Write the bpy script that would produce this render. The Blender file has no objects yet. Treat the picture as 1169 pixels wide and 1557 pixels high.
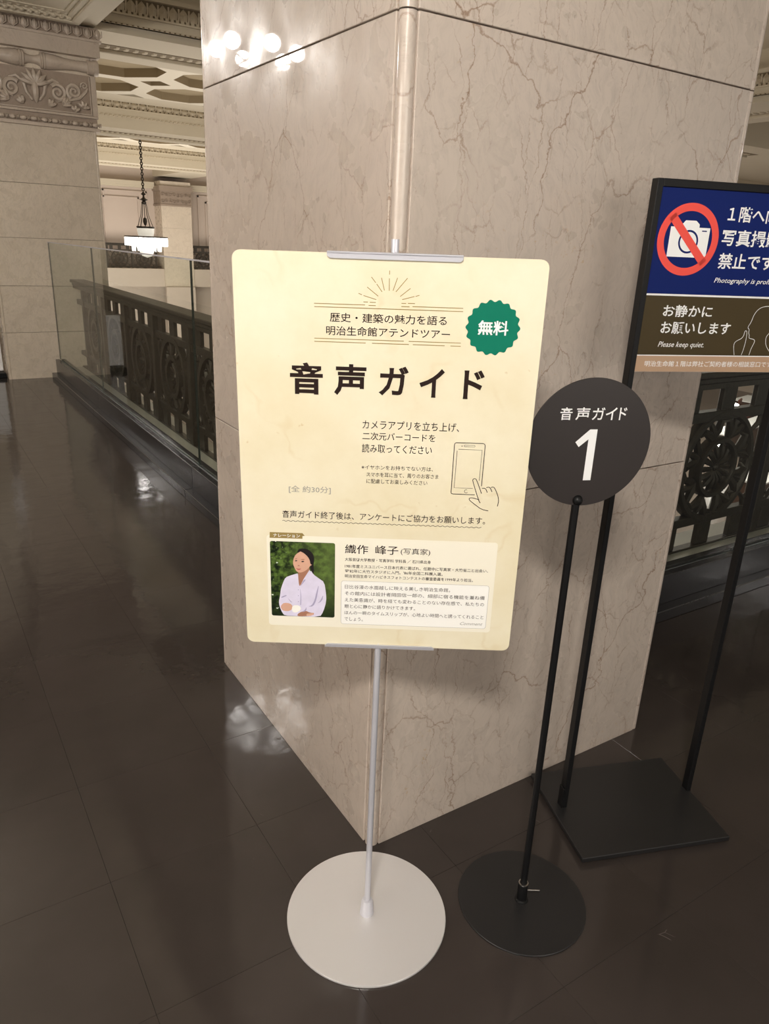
import bpy, bmesh, math, random
from mathutils import Vector, Matrix
random.seed(7)
PI = math.pi
SC = bpy.context.scene
COL = SC.collection

# ------------------------------------------------------------------ camera, world, lights, exposure
F_PX, PITCH, ROLL, YAW, CAM_H = 1124.83, 0.347533, 0.0438464, 0.579841, 1.5
fw = Vector((math.sin(YAW)*math.cos(PITCH), math.cos(YAW)*math.cos(PITCH), -math.sin(PITCH)))
r0 = Vector((math.cos(YAW), -math.sin(YAW), 0)); u0 = r0.cross(fw)
rr = r0*math.cos(ROLL)+u0*math.sin(ROLL); uu = -r0*math.sin(ROLL)+u0*math.cos(ROLL)
cam = bpy.data.cameras.new('camera'); co = bpy.data.objects.new('camera', cam); COL.objects.link(co)
M = Matrix((rr, uu, -fw)).transposed().to_4x4(); M.translation = (0, 0, CAM_H)
co.matrix_world = M
cam.sensor_fit = 'HORIZONTAL'; cam.sensor_width = 36; cam.lens = F_PX/1169*36
cam.clip_start = 0.05; cam.clip_end = 200
SC.camera = co

WORLD_COL, WORLD_S = (1.0, 0.93, 0.86), 0.30
w = bpy.data.worlds.new('world'); SC.world = w; w.use_nodes = True
w.node_tree.nodes['Background'].inputs[0].default_value = (*WORLD_COL, 1)
w.node_tree.nodes['Background'].inputs[1].default_value = WORLD_S
SC.view_settings.view_transform = 'Standard'; SC.view_settings.look = 'None'
SC.view_settings.exposure = 0.1; SC.view_settings.gamma = 1.0
GLOBE_S, NEAR_S, HALL_S = 80.0, 520.0, 5.5       # strength of the gallery globes and of the hall chandeliers

def area(name, loc, target, sx, sy, power, color=(1, .93, .84)):
    L = bpy.data.lights.new(name, 'AREA'); L.shape = 'RECTANGLE'; L.size = sx; L.size_y = sy
    L.energy = power; L.color = color
    o = bpy.data.objects.new(name, L); COL.objects.link(o); o.location = loc
    o.rotation_euler = (Vector(target)-Vector(loc)).to_track_quat('-Z', 'Y').to_euler()
    return o
area('gallery_lamp_or_fill', (-.9, 3.4, 3.38), (-.2, 6.4, 1.2), 1.6, 2.0, 120)  # unseen fill panel added to brighten the far pillar
area('gallery_lamp_or_fill', (-3.1, .8, 1.6), (1, 1.4, .5), 2.6, 1.8, 70)  # added fill from the left, lifts the near pillar's lower part
area('gallery_lamp_or_fill', (1.0, -3.2, 1.7), (1.3, 1.3, .3), 2.6, 1.8, 38)  # added fill from behind the camera for the pillar's right face
area('hall_fill', (20, 13, 2.5), (20, 13, -4), 12, 10, 700)  # unseen area lights added to brighten the hall
area('hall_fill', (14, 13, 3.2), (14, 13, 0), 8, 8, 560)
area('hall_fill', (14, 20, -1.5), (12, 18, 4), 10, 10, 380)  # upward fill added for the ceiling and far side
area('hall_fill', (4.8, 12.5, -1.5), (4.8, 12.5, 4), 4, 5, 240)
area('hall_fill', (5.5, 22, -1.5), (6.5, 26, 3), 4, 4, 360)

# ------------------------------------------------------------------ materials
def mat(name, col, rough=.5, metal=0, spec=.5, coat=0, emis=None, es=0, bump=0, bscale=40, vary=0, vscale=8, rvary=0):
    m = bpy.data.materials.new(name); m.use_nodes = True
    nt = m.node_tree; N = nt.nodes; b = N['Principled BSDF']
    b.inputs['Base Color'].default_value = (*col, 1); b.inputs['Roughness'].default_value = rough
    b.inputs['Metallic'].default_value = metal; b.inputs['Specular IOR Level'].default_value = spec
    b.inputs['Coat Weight'].default_value = coat; b.inputs['Coat Roughness'].default_value = .05
    if emis: b.inputs['Emission Color'].default_value = (*emis, 1); b.inputs['Emission Strength'].default_value = es
    if vary or bump or rvary:
        tc = N.new('ShaderNodeTexCoord'); no = N.new('ShaderNodeTexNoise')
        no.inputs['Scale'].default_value = vscale; no.inputs['Detail'].default_value = 5
        nt.links.new(tc.outputs['Object'], no.inputs['Vector'])
        if vary:
            mx = N.new('ShaderNodeMix'); mx.data_type = 'RGBA'
            mx.inputs[6].default_value = (*[c*(1-vary) for c in col], 1); mx.inputs[7].default_value = (*[min(1, c*(1+vary)) for c in col], 1)
            nt.links.new(no.outputs['Fac'], mx.inputs[0]); nt.links.new(mx.outputs[2], b.inputs['Base Color'])
        if rvary:
            mr = N.new('ShaderNodeMapRange'); mr.inputs[3].default_value = rough-rvary; mr.inputs[4].default_value = rough+rvary
            mr.inputs[1].default_value = .3; mr.inputs[2].default_value = .7
            nt.links.new(no.outputs['Fac'], mr.inputs[0]); nt.links.new(mr.outputs[0], b.inputs['Roughness'])
        if bump:
            n2 = N.new('ShaderNodeTexNoise'); n2.inputs['Scale'].default_value = bscale; n2.inputs['Detail'].default_value = 3
            nt.links.new(tc.outputs['Object'], n2.inputs['Vector'])
            bu = N.new('ShaderNodeBump'); bu.inputs['Strength'].default_value = bump; bu.inputs['Distance'].default_value = .01
            nt.links.new(n2.outputs['Fac'], bu.inputs['Height']); nt.links.new(bu.outputs[0], b.inputs['Normal'])
    return m

class G:
    """tiny node-graph helper"""
    def __init__(s, m): s.nt = m.node_tree; s.N = s.nt.nodes; s.L = s.nt.links
    def noise(s, vec, scale, detail=4, rough=.5, dist=0):
        n = s.N.new('ShaderNodeTexNoise'); n.inputs['Scale'].default_value = scale; n.inputs['Detail'].default_value = detail
        n.inputs['Roughness'].default_value = rough; n.inputs['Distortion'].default_value = dist
        s.L.new(vec, n.inputs['Vector']); return n
    def math(s, op, a, b=None, clamp=False):
        n = s.N.new('ShaderNodeMath'); n.operation = op; n.use_clamp = clamp
        for i, v in enumerate((a, b)):
            if v is None: continue
            if isinstance(v, (int, float)): n.inputs[i].default_value = v
            else: s.L.new(v, n.inputs[i])
        return n.outputs[0]
    def rng(s, v, a, b, c=0, d=1):
        n = s.N.new('ShaderNodeMapRange'); n.clamp = True
        for i, x in enumerate((a, b, c, d)): n.inputs[i+1].default_value = x
        s.L.new(v, n.inputs[0]); return n.outputs[0]
    def mix(s, fac, a, b, mode='MIX'):
        n = s.N.new('ShaderNodeMix'); n.data_type = 'RGBA'; n.blend_type = mode
        if isinstance(fac, (int, float)): n.inputs[0].default_value = fac
        else: s.L.new(fac, n.inputs[0])
        for i, v in ((6, a), (7, b)):
            if isinstance(v, tuple): n.inputs[i].default_value = (*v, 1)
            else: s.L.new(v, n.inputs[i])
        return n.outputs[2]
    def vmath(s, op, a, b):
        n = s.N.new('ShaderNodeVectorMath'); n.operation = op
        for i, v in enumerate((a, b)):
            if isinstance(v, tuple): n.inputs[i].default_value = v
            else: s.L.new(v, n.inputs[i])
        return n.outputs[0]

def marble(name, base, rough=.16, vein=(.22, .13, .075), veins=1.0, ochre=1.0, coat=.0, spec=.5):
    m = mat(name, base, rough, spec=spec, coat=coat); g = G(m); b = g.N['Principled BSDF']
    tc = g.N.new('ShaderNodeTexCoord'); oi = g.N.new('ShaderNodeObjectInfo')
    cm = g.N.new('ShaderNodeCombineXYZ')
    for i, k in enumerate((37., 91., 53.)): g.L.new(g.math('MULTIPLY', oi.outputs['Random'], k), cm.inputs[i])
    sp3 = g.N.new('ShaderNodeSeparateXYZ'); g.L.new(tc.outputs['Object'], sp3.inputs[0])
    c2 = g.N.new('ShaderNodeCombineXYZ'); g.L.new(g.math('ADD', sp3.outputs[0], sp3.outputs[1]), c2.inputs[0]); g.L.new(sp3.outputs[2], c2.inputs[1])
    v = g.vmath('ADD', c2.outputs[0], cm.outputs[0])
    wz = g.noise(v, 2.2, 4)
    wv = g.vmath('ADD', g.vmath('MULTIPLY', wz.outputs['Color'], (.5, .5, 0)), v)
    col = g.mix(g.rng(g.noise(v, 1.3, 5).outputs['Fac'], .3, .7), tuple(c*.93 for c in base), tuple(min(1, c*1.06) for c in base))
    fine = g.noise(g.vmath('MULTIPLY', wv, (1.8, .7, 1)), 30, 6, .75)
    col = g.mix(g.rng(fine.outputs['Fac'], .45, .75, 0, .7), col, tuple(c*.74 for c in base))
    fl2 = g.noise(g.vmath('MULTIPLY', wv, (1.6, .6, 1)), 95, 3, .6)
    col = g.mix(g.math('MULTIPLY', g.rng(fl2.outputs['Fac'], .62, .72, 0, .6*veins), g.rng(g.noise(v, 2.6, 3).outputs['Fac'], .45, .6)), col, tuple(c*.5 for c in base))
    # long wandering hair cracks
    vt = g.vmath('MULTIPLY', g.vmath('ADD', v, g.vmath('MULTIPLY', g.noise(v, 11, 8, .70).outputs['Color'], (.07, .07, 0))), (1.0, .40, 1))
    for sc, wdt, st, a0 in ((2.3, .0042, .90, .42), (4.6, .007, .75, .44), (11, .017, .60, .46), (24, .035, .40, .48)):
        vo = g.N.new('ShaderNodeTexVoronoi'); vo.voronoi_dimensions = '2D'; vo.feature = 'DISTANCE_TO_EDGE'; vo.inputs['Scale'].default_value = sc
        g.L.new(g.vmath('ADD', vt, g.vmath('MULTIPLY', g.noise(v, 2.5+sc*.3, 3, .6).outputs['Color'], (.5/sc, .5/sc, 0))), vo.inputs['Vector'])
        line = g.rng(vo.outputs['Distance'], 0, wdt, 1, 0)
        line = g.math('MULTIPLY', line, g.rng(g.noise(v, 2.2+sc*.5, 4).outputs['Fac'], a0-.02, a0+.12, 0, st*veins))
        col = g.mix(line, col, vein)
    # rusty speckled patches
    sp = g.rng(g.noise(v, 60, 4, .75).outputs['Fac'], .60, .66)
    pm = g.rng(g.noise(wv, 1.9, 4, .6).outputs['Fac'], .56, .70)
    col = g.mix(g.math('MULTIPLY', g.math('MULTIPLY', sp, pm), .8*ochre), col, (.42, .26, .10))
    g.L.new(col, b.inputs['Base Color'])
    g.L.new(g.rng(g.noise(v, 9, 4).outputs['Fac'], .3, .7, rough*.6, rough*1.6), b.inputs['Roughness'])
    bu = g.N.new('ShaderNodeBump'); bu.inputs['Strength'].default_value = .02; bu.inputs['Distance'].default_value = .01
    g.L.new(g.noise(v, 5, 3).outputs['Fac'], bu.inputs['Height']); g.L.new(bu.outputs[0], b.inputs['Normal'])
    return m

MB_ = (.53, .452, .39)
M_marble = marble('polished_beige_marble', MB_, .30, coat=.75)
M_marble.node_tree.nodes['Principled BSDF'].inputs['Coat Roughness'].default_value = .022
M_marble2 = marble('honed_beige_marble', (.62, .535, .43), .28, veins=.45, ochre=.3)
M_carved = marble('carved_beige_stone', (.50, .42, .345), .38, veins=.15, ochre=0)
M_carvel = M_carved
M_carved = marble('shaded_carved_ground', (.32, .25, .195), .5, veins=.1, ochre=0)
M_joint = mat('stone_joint', (.16, .12, .10), .8)
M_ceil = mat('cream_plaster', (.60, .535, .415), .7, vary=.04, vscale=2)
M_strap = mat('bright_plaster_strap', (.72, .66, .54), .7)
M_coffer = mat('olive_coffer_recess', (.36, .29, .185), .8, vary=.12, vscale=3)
M_gapshade = mat('plaster_gap_shade', (.20, .155, .095), .8, vary=.2, vscale=20)  # shade between the ceiling ornaments, painted in as a dark backing colour
M_ceild = mat('aged_plaster_relief', (.52, .45, .335), .7, vary=.15, vscale=30)
M_wallp = mat('pinkish_wall_stone', (.57, .48, .41), .35, vary=.06, vscale=1.5)
M_bronze = mat('dark_bronze', (.044, .035, .025), .42, metal=.35, vary=.35, vscale=18, bump=.15, bscale=60)
M_blackstone = mat('black_granite', (.022, .021, .023), .22, vary=.3, vscale=60)
M_curb = mat('pale_stone_curb', (.42, .40, .35), .3, vary=.08, vscale=3)
M_white = mat('white_print', (.80, .80, .80), .5, spec=.12)
M_dark = mat('brown_black_ink', (.022, .012, .010), .6, spec=.12)
M_black = mat('black_powder_coat', (.0045, .0045, .005), .45, spec=.25, bump=.08, bscale=600, vary=.2, vscale=6)
M_blackplate = mat('black_steel_plate', (.014, .0135, .014), .36, vary=.25, vscale=5, bump=.04, bscale=300)
M_disc = mat('dark_brown_black_sign_face', (.020, .015, .014), .42, vary=.2, vscale=6)
M_silver = mat('silver_painted_steel', (.66, .64, .635), .34, metal=.3, vary=.03, vscale=2)
M_alu = mat('satin_aluminium', (.66, .66, .72), .32, metal=.45)
M_chrome = mat('bare_steel', (.60, .58, .56), .25, metal=1)
M_globe = mat('glowing_globe', (1, 1, 1), .3, emis=(1, .95, .90), es=GLOBE_S)
M_globe2 = mat('bright_globe', (1, 1, 1), .3, emis=(1, .945, .86), es=NEAR_S)
M_hall = mat('glowing_glass_rods', (1, 1, 1), .3, emis=(1, .97, .92), es=HALL_S)
M_lampdim = mat('warm_lit_glass', (1, 1, 1), .3, emis=(1, .94, .78), es=.45)
M_desklamp = mat('lit_lamp_shade', (1, 1, 1), .3, emis=(1, .97, .92), es=14)
M_lowfloor = mat('lower_hall_floor', (.16, .13, .11), .25, vary=.2, vscale=.6)
M_wood = mat('dark_wood', (.07, .035, .02), .35, vary=.3, vscale=4)
M_leather = mat('red_brown_leather', (.12, .035, .02), .4, vary=.2, vscale=9)
M_paper = mat('white_paper', (.8, .8, .8), .6)

# floor: dark brown waxed tiles
M_floor = mat('dark_brown_waxed_tile', (.036, .0285, .0262), .17); g = G(M_floor); b = g.N['Principled BSDF']
geo = g.N.new('ShaderNodeNewGeometry'); oi = g.N.new('ShaderNodeObjectInfo'); P = geo.outputs['Position']
col = g.mix(g.rng(g.noise(P, 1.1, 5, .6).outputs['Fac'], .3, .7), (.028, .0225, .020), (.046, .037, .033))
col = g.mix(g.math('MULTIPLY', oi.outputs['Random'], .12), col, (.050, .038, .035))
sv = g.vmath('MULTIPLY', g.vmath('ADD', P, g.vmath('MULTIPLY', g.noise(P, 3, 2).outputs['Color'], (.5, .5, 0))), (1, 1, 1))
vo = g.N.new('ShaderNodeTexVoronoi'); vo.feature = 'DISTANCE_TO_EDGE'; vo.inputs['Scale'].default_value = 5.5; g.L.new(sv, vo.inputs['Vector'])
scr = g.math('MULTIPLY', g.rng(vo.outputs['Distance'], 0, .006, 1, 0), g.rng(g.noise(P, 9, 2).outputs['Fac'], .68, .72, 0, .5))
col = g.mix(scr, col, (.22, .19, .18))
g.L.new(col, b.inputs['Base Color'])
g.L.new(g.rng(g.noise(P, 2.4, 6, .65).outputs['Fac'], .3, .7, .065, .14), b.inputs['Roughness'])
bu = g.N.new('ShaderNodeBump'); bu.inputs['Strength'].default_value = .16; bu.inputs['Distance'].default_value = .01
g.L.new(g.noise(P, 7, 3, .5).outputs['Fac'], bu.inputs['Height']); g.L.new(bu.outputs[0], b.inputs['Normal'])

# poster print: aged cream paper
M_cream = mat('aged_cream_poster', (.83, .745, .51), .5, spec=.25); g = G(M_cream); b = g.N['Principled BSDF']
tc = g.N.new('ShaderNodeTexCoord'); P = tc.outputs['Object']
col = g.mix(g.rng(g.noise(P, 5, 6, .6).outputs['Fac'], .35, .7), (.755, .70, .54), (.69, .615, .425))
wv = g.vmath('ADD', P, g.vmath('MULTIPLY', g.noise(P, 7, 5).outputs['Color'], (.12, .12, 0)))
n1 = g.noise(wv, 3.2, 3, .55)
ln = g.math('MULTIPLY', g.rng(g.math('ABSOLUTE', g.math('SUBTRACT', n1.outputs['Fac'], .5)), 0, .012, 1, 0), g.rng(g.noise(P, 6, 2).outputs['Fac'], .5, .6, 0, .25))
col = g.mix(ln, col, (.60, .46, .24))
st = g.rng(g.noise(P, 55, 3).outputs['Fac'], .70, .76, 0, .5)
col = g.mix(g.math('MULTIPLY', st, g.rng(g.noise(P, 4, 2).outputs['Fac'], .5, .6)), col, (.48, .31, .10))
g.L.new(col, b.inputs['Base Color'])
M_card = mat('pale_card_print', (.80, .76, .64), .5, spec=.25, vary=.03, vscale=6)
M_box = mat('white_box_print', (.84, .83, .79), .5, spec=.25)
M_gold = mat('olive_gold_ink', (.29, .21, .075), .5, spec=.12)
M_green = mat('green_badge_print', (.005, .16, .10), .45, spec=.12)
M_grey = mat('grey_ink', (.30, .29, .26), .5, spec=.12)
M_blue = mat('navy_blue_print', (.004, .013, .105), .5, spec=.12)
M_brown = mat('olive_brown_print', (.055, .040, .018), .4, spec=.12)
M_tan = mat('tan_print', (.42, .27, .17), .4)
M_red = mat('red_print', (.75, .085, .065), .4, spec=.12)

# photo print on the poster
M_foliage = mat('printed_green_foliage', (.03, .06, .02), .3); g = G(M_foliage); b = g.N['Principled BSDF']
tc = g.N.new('ShaderNodeTexCoord'); P = tc.outputs['Object']
c1 = g.mix(g.rng(g.noise(P, 70, 4, .6).outputs['Fac'], .42, .66), (.004, .010, .004), (.12, .20, .04))
sep = g.N.new('ShaderNodeSeparateXYZ'); g.L.new(P, sep.inputs[0])
c1 = g.mix(g.rng(sep.outputs[0], -.20, -.10, 0, .55), c1, g.mix(g.noise(P, 45, 3).outputs['Fac'], (.02, .05, .012), (.22, .30, .08)))
c1 = g.mix(g.rng(sep.outputs[1], -.31, -.22, .85, 0), c1, (.006, .012, .006))
c1 = g.mix(g.math('MULTIPLY', g.rng(g.noise(P, 130, 1).outputs['Fac'], .70, .74), g.rng(sep.outputs[0], -.175, -.20)), c1, (.6, .65, .6))
g.L.new(c1, b.inputs['Base Color'])
M_shirt = mat('printed_white_shirt', (.66, .62, .78), .4, vary=.12, vscale=60)
M_fold = mat('printed_shirt_fold', (.36, .33, .50), .4)
M_skin = mat('printed_skin', (.62, .36, .26), .4, vary=.1, vscale=70)
M_skind = mat('printed_shaded_skin', (.36, .17, .11), .4)
M_hair = mat('printed_black_hair', (.012, .009, .010), .4)
M_lips = mat('printed_lips', (.42, .10, .09), .4)

# glass: clear sheet with a greenish edge
def glass_mat(name, tint):
    m = bpy.data.materials.new(name); m.use_nodes = True; nt = m.node_tree; nt.nodes.clear()
    o = nt.nodes.new('ShaderNodeOutputMaterial'); mx = nt.nodes.new('ShaderNodeMixShader'); fr = nt.nodes.new('ShaderNodeFresnel')
    fr.inputs[0].default_value = 1.5
    ge = nt.nodes.new('ShaderNodeNewGeometry'); iv = nt.nodes.new('ShaderNodeMath'); iv.operation = 'SUBTRACT'; iv.inputs[0].default_value = 1
    nt.links.new(ge.outputs['Backfacing'], iv.inputs[1]); mu = nt.nodes.new('ShaderNodeMath'); mu.operation = 'MULTIPLY'
    nt.links.new(iv.outputs[0], mu.inputs[0]); nt.links.new(fr.outputs[0], mu.inputs[1])
    t = nt.nodes.new('ShaderNodeBsdfTransparent'); t.inputs[0].default_value = (*tint, 1)
    gl = nt.nodes.new('ShaderNodeBsdfGlossy'); gl.inputs['Roughness'].default_value = .01
    nt.links.new(mu.outputs[0], mx.inputs[0]); nt.links.new(t.outputs[0], mx.inputs[1]); nt.links.new(gl.outputs[0], mx.inputs[2])
    nt.links.new(mx.outputs[0], o.inputs[0]); return m
M_glass = glass_mat('clear_glass', (.955, .975, .95))
M_gedge = mat('glass_edge', (.16, .24, .20), .1, spec=.8)
M_cut = mat('dark_glass_joint', (.02, .03, .025), .2)

# ------------------------------------------------------------------ mesh helpers
class MB:
    def __init__(s): s.v = []; s.f = []
    def add(s, vs, fs):
        k = len(s.v); s.v += [tuple(p) for p in vs]; s.f += [tuple(i+k for i in f) for f in fs]; return s
    def box(s, x0, x1, y0, y1, z0, z1, ch=0):
        if ch:
            bm = bmesh.new(); bmesh.ops.create_cube(bm, size=1)
            for v in bm.verts:
                v.co = Vector(((x0+x1)/2+v.co.x*(x1-x0), (y0+y1)/2+v.co.y*(y1-y0), (z0+z1)/2+v.co.z*(z1-z0)))
            bmesh.ops.bevel(bm, geom=bm.edges[:], offset=ch, segments=1, affect='EDGES')
            bm.verts.index_update()
            s.add([v.co[:] for v in bm.verts], [[v.index for v in f.verts] for f in bm.faces]); bm.free(); return s
        return s.add([(x, y, z) for z in (z0, z1) for y in (y0, y1) for x in (x0, x1)],
                     [(0, 2, 3, 1), (4, 5, 7, 6), (0, 1, 5, 4), (2, 6, 7, 3), (0, 4, 6, 2), (1, 3, 7, 5)])
    def tube(s, pts, r, n=8, cap=True, flat=1.0):
        pts = [Vector(p) for p in pts]; R = r if isinstance(r, (list, tuple)) else [r]*len(pts)
        vs = []; up = None
        for i, p in enumerate(pts):
            t = (pts[min(i+1, len(pts)-1)]-pts[max(i-1, 0)]).normalized()
            if up is None:
                up = t.orthogonal().normalized()
            up = (up-t*up.dot(t)).normalized(); sd = t.cross(up)
            for k in range(n):
                a = 2*PI*k/n; vs.append(p+(up*math.cos(a)+sd*math.sin(a)*flat)*R[i])
        fs = []
        for i in range(len(pts)-1):
            for k in range(n):
                a = i*n+k; b_ = i*n+(k+1) % n; fs.append((a, b_, b_+n, a+n))
        if cap: fs += [tuple(range(n-1, -1, -1)), tuple(range((len(pts)-1)*n, len(pts)*n))]
        return s.add(vs, fs)
    def lathe(s, prof, n=24, c=(0, 0, 0), axis='Z'):
        vs = []
        for (r, z) in prof:
            for k in range(n):
                a = 2*PI*k/n; x, y = r*math.cos(a), r*math.sin(a)
                q = {'Z': (x, y, z), 'X': (z, x, y), 'Y': (x, z, y)}[axis]
                vs.append((q[0]+c[0], q[1]+c[1], q[2]+c[2]))
        fs = [(i*n+k, i*n+(k+1) % n, (i+1)*n+(k+1) % n, (i+1)*n+k) for i in range(len(prof)-1) for k in range(n)]
        if prof[0][0] > 1e-5: fs.append(tuple(range(n-1, -1, -1)))
        if prof[-1][0] > 1e-5: fs.append(tuple(range((len(prof)-1)*n, len(prof)*n)))
        return s.add(vs, fs)
    def prism(s, poly, fn, d0, d1):
        """poly 2D, fn(u,v,d)->xyz"""
        n = len(poly)
        vs = [fn(u, v, d0) for u, v in poly]+[fn(u, v, d1) for u, v in poly]
        return s.add(vs, [tuple(range(n-1, -1, -1)), tuple(range(n, 2*n))]+[(i, (i+1) % n, (i+1) % n+n, i+n) for i in range(n)])
    def sphere(s, c, r, n=10, m=6, sc=(1, 1, 1)):
        vs = [(c[0], c[1], c[2]+r*sc[2])]; fs = []
        for i in range(1, m):
            a = PI*i/m
            for k in range(n):
                b_ = 2*PI*k/n; vs.append((c[0]+r*sc[0]*math.sin(a)*math.cos(b_), c[1]+r*sc[1]*math.sin(a)*math.sin(b_), c[2]+r*sc[2]*math.cos(a)))
        vs.append((c[0], c[1], c[2]-r*sc[2])); L = len(vs)-1
        for k in range(n):
            fs.append((0, 1+k, 1+(k+1) % n)); fs.append((L, 1+(m-2)*n+(k+1) % n, 1+(m-2)*n+k))
        for i in range(m-2):
            for k in range(n):
                a = 1+i*n+k; b_ = 1+i*n+(k+1) % n; fs.append((a, a+n, b_+n, b_))
        return s.add(vs, fs)
    def mesh(s, name, m, smooth=False):
        me = bpy.data.meshes.new(name); me.from_pydata(s.v, [], s.f); me.materials.append(m)
        bm = bmesh.new(); bm.from_mesh(me); bmesh.ops.recalc_face_normals(bm, faces=bm.faces[:]); bm.to_mesh(me); bm.free()
        if smooth:
            me.polygons.foreach_set('use_smooth', [True]*len(me.polygons))
            try: me.set_sharp_from_angle(angle=math.radians(38))
            except Exception: pass
        me.update(); return me
    def obj(s, name, m, parent=None, loc=(0, 0, 0), smooth=False, **kw):
        return link(name, s.mesh(name, m, smooth), parent, loc, **kw)

def link(name, me, parent=None, loc=(0, 0, 0), rot=None, **kw):
    o = bpy.data.objects.new(name, me); COL.objects.link(o)
    if parent: o.parent = parent
    o.location = loc
    if rot: o.rotation_euler = rot
    for k, v in kw.items(): o[k] = v
    return o
def thing(name, label, cat, loc=(0, 0, 0), rz=0, group=None):
    o = link(name, None, None, loc, (0, 0, rz), label=label, category=cat)
    if group: o['group'] = group
    return o
def dup(root, loc, label, group=None, rz=None):
    def cp(o, par):
        c = o.copy(); COL.objects.link(c)
        if par: c.parent = par
        for ch in list(KIDS[o]): cp(ch, c)
        return c
    KIDS = {}
    for o in bpy.data.objects: KIDS.setdefault(o, []); KIDS.setdefault(o.parent, []).append(o) if o.parent else None
    r = cp(root, None); r.location = loc; r['label'] = label
    if group: r['group'] = group
    if rz is not None: r.rotation_euler[2] = rz
    return r
def structure(o): o['kind'] = 'structure'; return o
def basis(name, c, X, U, Nn, parent, me=None):
    """object whose local axes are X (right), U (up), N (front) with origin c, in the parent's space"""
    o = bpy.data.objects.new(name, me); COL.objects.link(o)
    Mx = Matrix((Vector(X), Vector(U), Vector(Nn))).transposed().to_4x4(); Mx.translation = Vector(c)
    if parent:
        o.parent = parent; Mx = Matrix.Translation(-Vector(parent.location)) @ Mx
    o.matrix_local = Mx
    return o

# flat print helpers: everything in a sign's own (right, up, front) axes, millimetres in the drawing lists
def text_mesh(s, x0, x1, y0, y1, z, m, bold=0.0, shear=0.0, name='lettering'):
    cu = bpy.data.curves.new('t', 'FONT'); cu.body = s; cu.size = 1; cu.resolution_u = 2; cu.offset = bold; cu.shear = shear
    o = bpy.data.objects.new('t', cu); COL.objects.link(o)
    dg = bpy.context.evaluated_depsgraph_get(); dg.update()
    me = bpy.data.meshes.new_from_object(o.evaluated_get(dg)); bpy.data.objects.remove(o); me.name = name
    xs = [v.co.x for v in me.vertices]; ys = [v.co.y for v in me.vertices]
    a, b_, c, d = min(xs), max(xs), min(ys), max(ys)
    for v in me.vertices:
        v.co = (( x0+(v.co.x-a)/(b_-a)*(x1-x0))/1000, (y0+(v.co.y-c)/(d-c)*(y1-y0))/1000, z)
    me.materials.clear(); me.materials.append(m)
    return me
def text(s, x0, x1, y0, y1, m, parent, z=.0006, bold=0.0, shear=0.0):
    return link('lettering', text_mesh(s, x0, x1, y0, y1, z, m, bold, shear), parent)
def ribbon(mb, pts, w_, z, closed=False, smooth=0):
    pts = [Vector(p) for p in pts]
    for _ in range(smooth):
        q = [pts[0]]
        for i in range(len(pts)-1): q += [pts[i]*.75+pts[i+1]*.25, pts[i]*.25+pts[i+1]*.75]
        q.append(pts[-1]); pts = q
    n = len(pts); L = []; R = []
    for i in range(n):
        a = pts[(i-1) % n] if closed else pts[max(i-1, 0)]; c = pts[(i+1) % n] if closed else pts[min(i+1, n-1)]
        t = (c-a).normalized(); nn = Vector((-t.y, t.x))*w_/2
        L.append(pts[i]+nn); R.append(pts[i]-nn)
    vs = [(p.x/1000, p.y/1000, z) for p in L+R]
    mb.add(vs, [(i, n+i, n+(i+1) % n, (i+1) % n) for i in range(n if closed else n-1)])
def poly(mb, pts, z):
    mb.add([(x/1000, y/1000, z) for x, y in pts], [tuple(range(len(pts)))])
def rrect(x0, x1, y0, y1, r, k=5):
    out = []
    for cx, cy, a0 in ((x1-r, y1-r, 0), (x0+r, y1-r, 90), (x0+r, y0+r, 180), (x1-r, y0+r, 270)):
        for i in range(k+1):
            a = math.radians(a0+90*i/k); out.append((cx+r*math.cos(a), cy+r*math.sin(a)))
    return out
def flat(name, mb, m, parent): return mb.obj(name, m, parent)
def plate(name, pts_mm, th, m, parent):
    """solid sheet: front face at local z=0"""
    return MB().prism([(x/1000, y/1000) for x, y in pts_mm], lambda u, v, d: (u, v, d), -th, 0).obj(name, m, parent)

# ------------------------------------------------------------------ floor
XK, YK = 1.306, 1.745            # outer line of the glass rail plinths
floor = structure(MB().box(-3.2, XK+.02, -3.5, 28, -.25, -.012).box(XK+.02, 12, -3.5, YK+.02, -.25, -.012)
                  .box(XK+.02, 1.86, YK+.02, 28, -.25, -.012).box(1.86, 12, YK+.02, 2.33, -.25, -.012).obj('floor', M_blackstone))
PIT = .385; GAP = .00025
tile = MB().box(GAP, PIT-GAP, GAP, PIT-GAP, -.012, 0, .0004).mesh('floor_tile', M_floor)
def px(p):
    d = Vector(p)-Vector((0, 0, CAM_H)); z = d.dot(fw)
    return (F_PX*d.dot(rr)/z+584.5, -F_PX*d.dot(uu)/z+778.5, z) if z > .05 else (1e9, 1e9, z)
X0T, Y0T = 1.002-PIT*14, 1.507-PIT*8
cand = []
for i in range(16+12):
    for j in range(0, 60):
        x, y = X0T+i*PIT, Y0T+j*PIT
        if x > XK-.05 and y > YK-.05: continue
        if x < -3.2 or y+PIT > 28: continue
        q = [px((x+a, y+b_, 0)) for a in (0, PIT) for b_ in (0, PIT)]
        vis = any(-60 < t[0] < 1230 and 0 < t[1] < 1620 for t in q)
        inp = .838 < x+PIT/2 < 1.903 and 1.283 < y+PIT/2 < 2.345
        cand.append((not vis or inp, y*y+x*x, x, y))
cand.sort()
rest = MB(); cnt = 0
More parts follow.
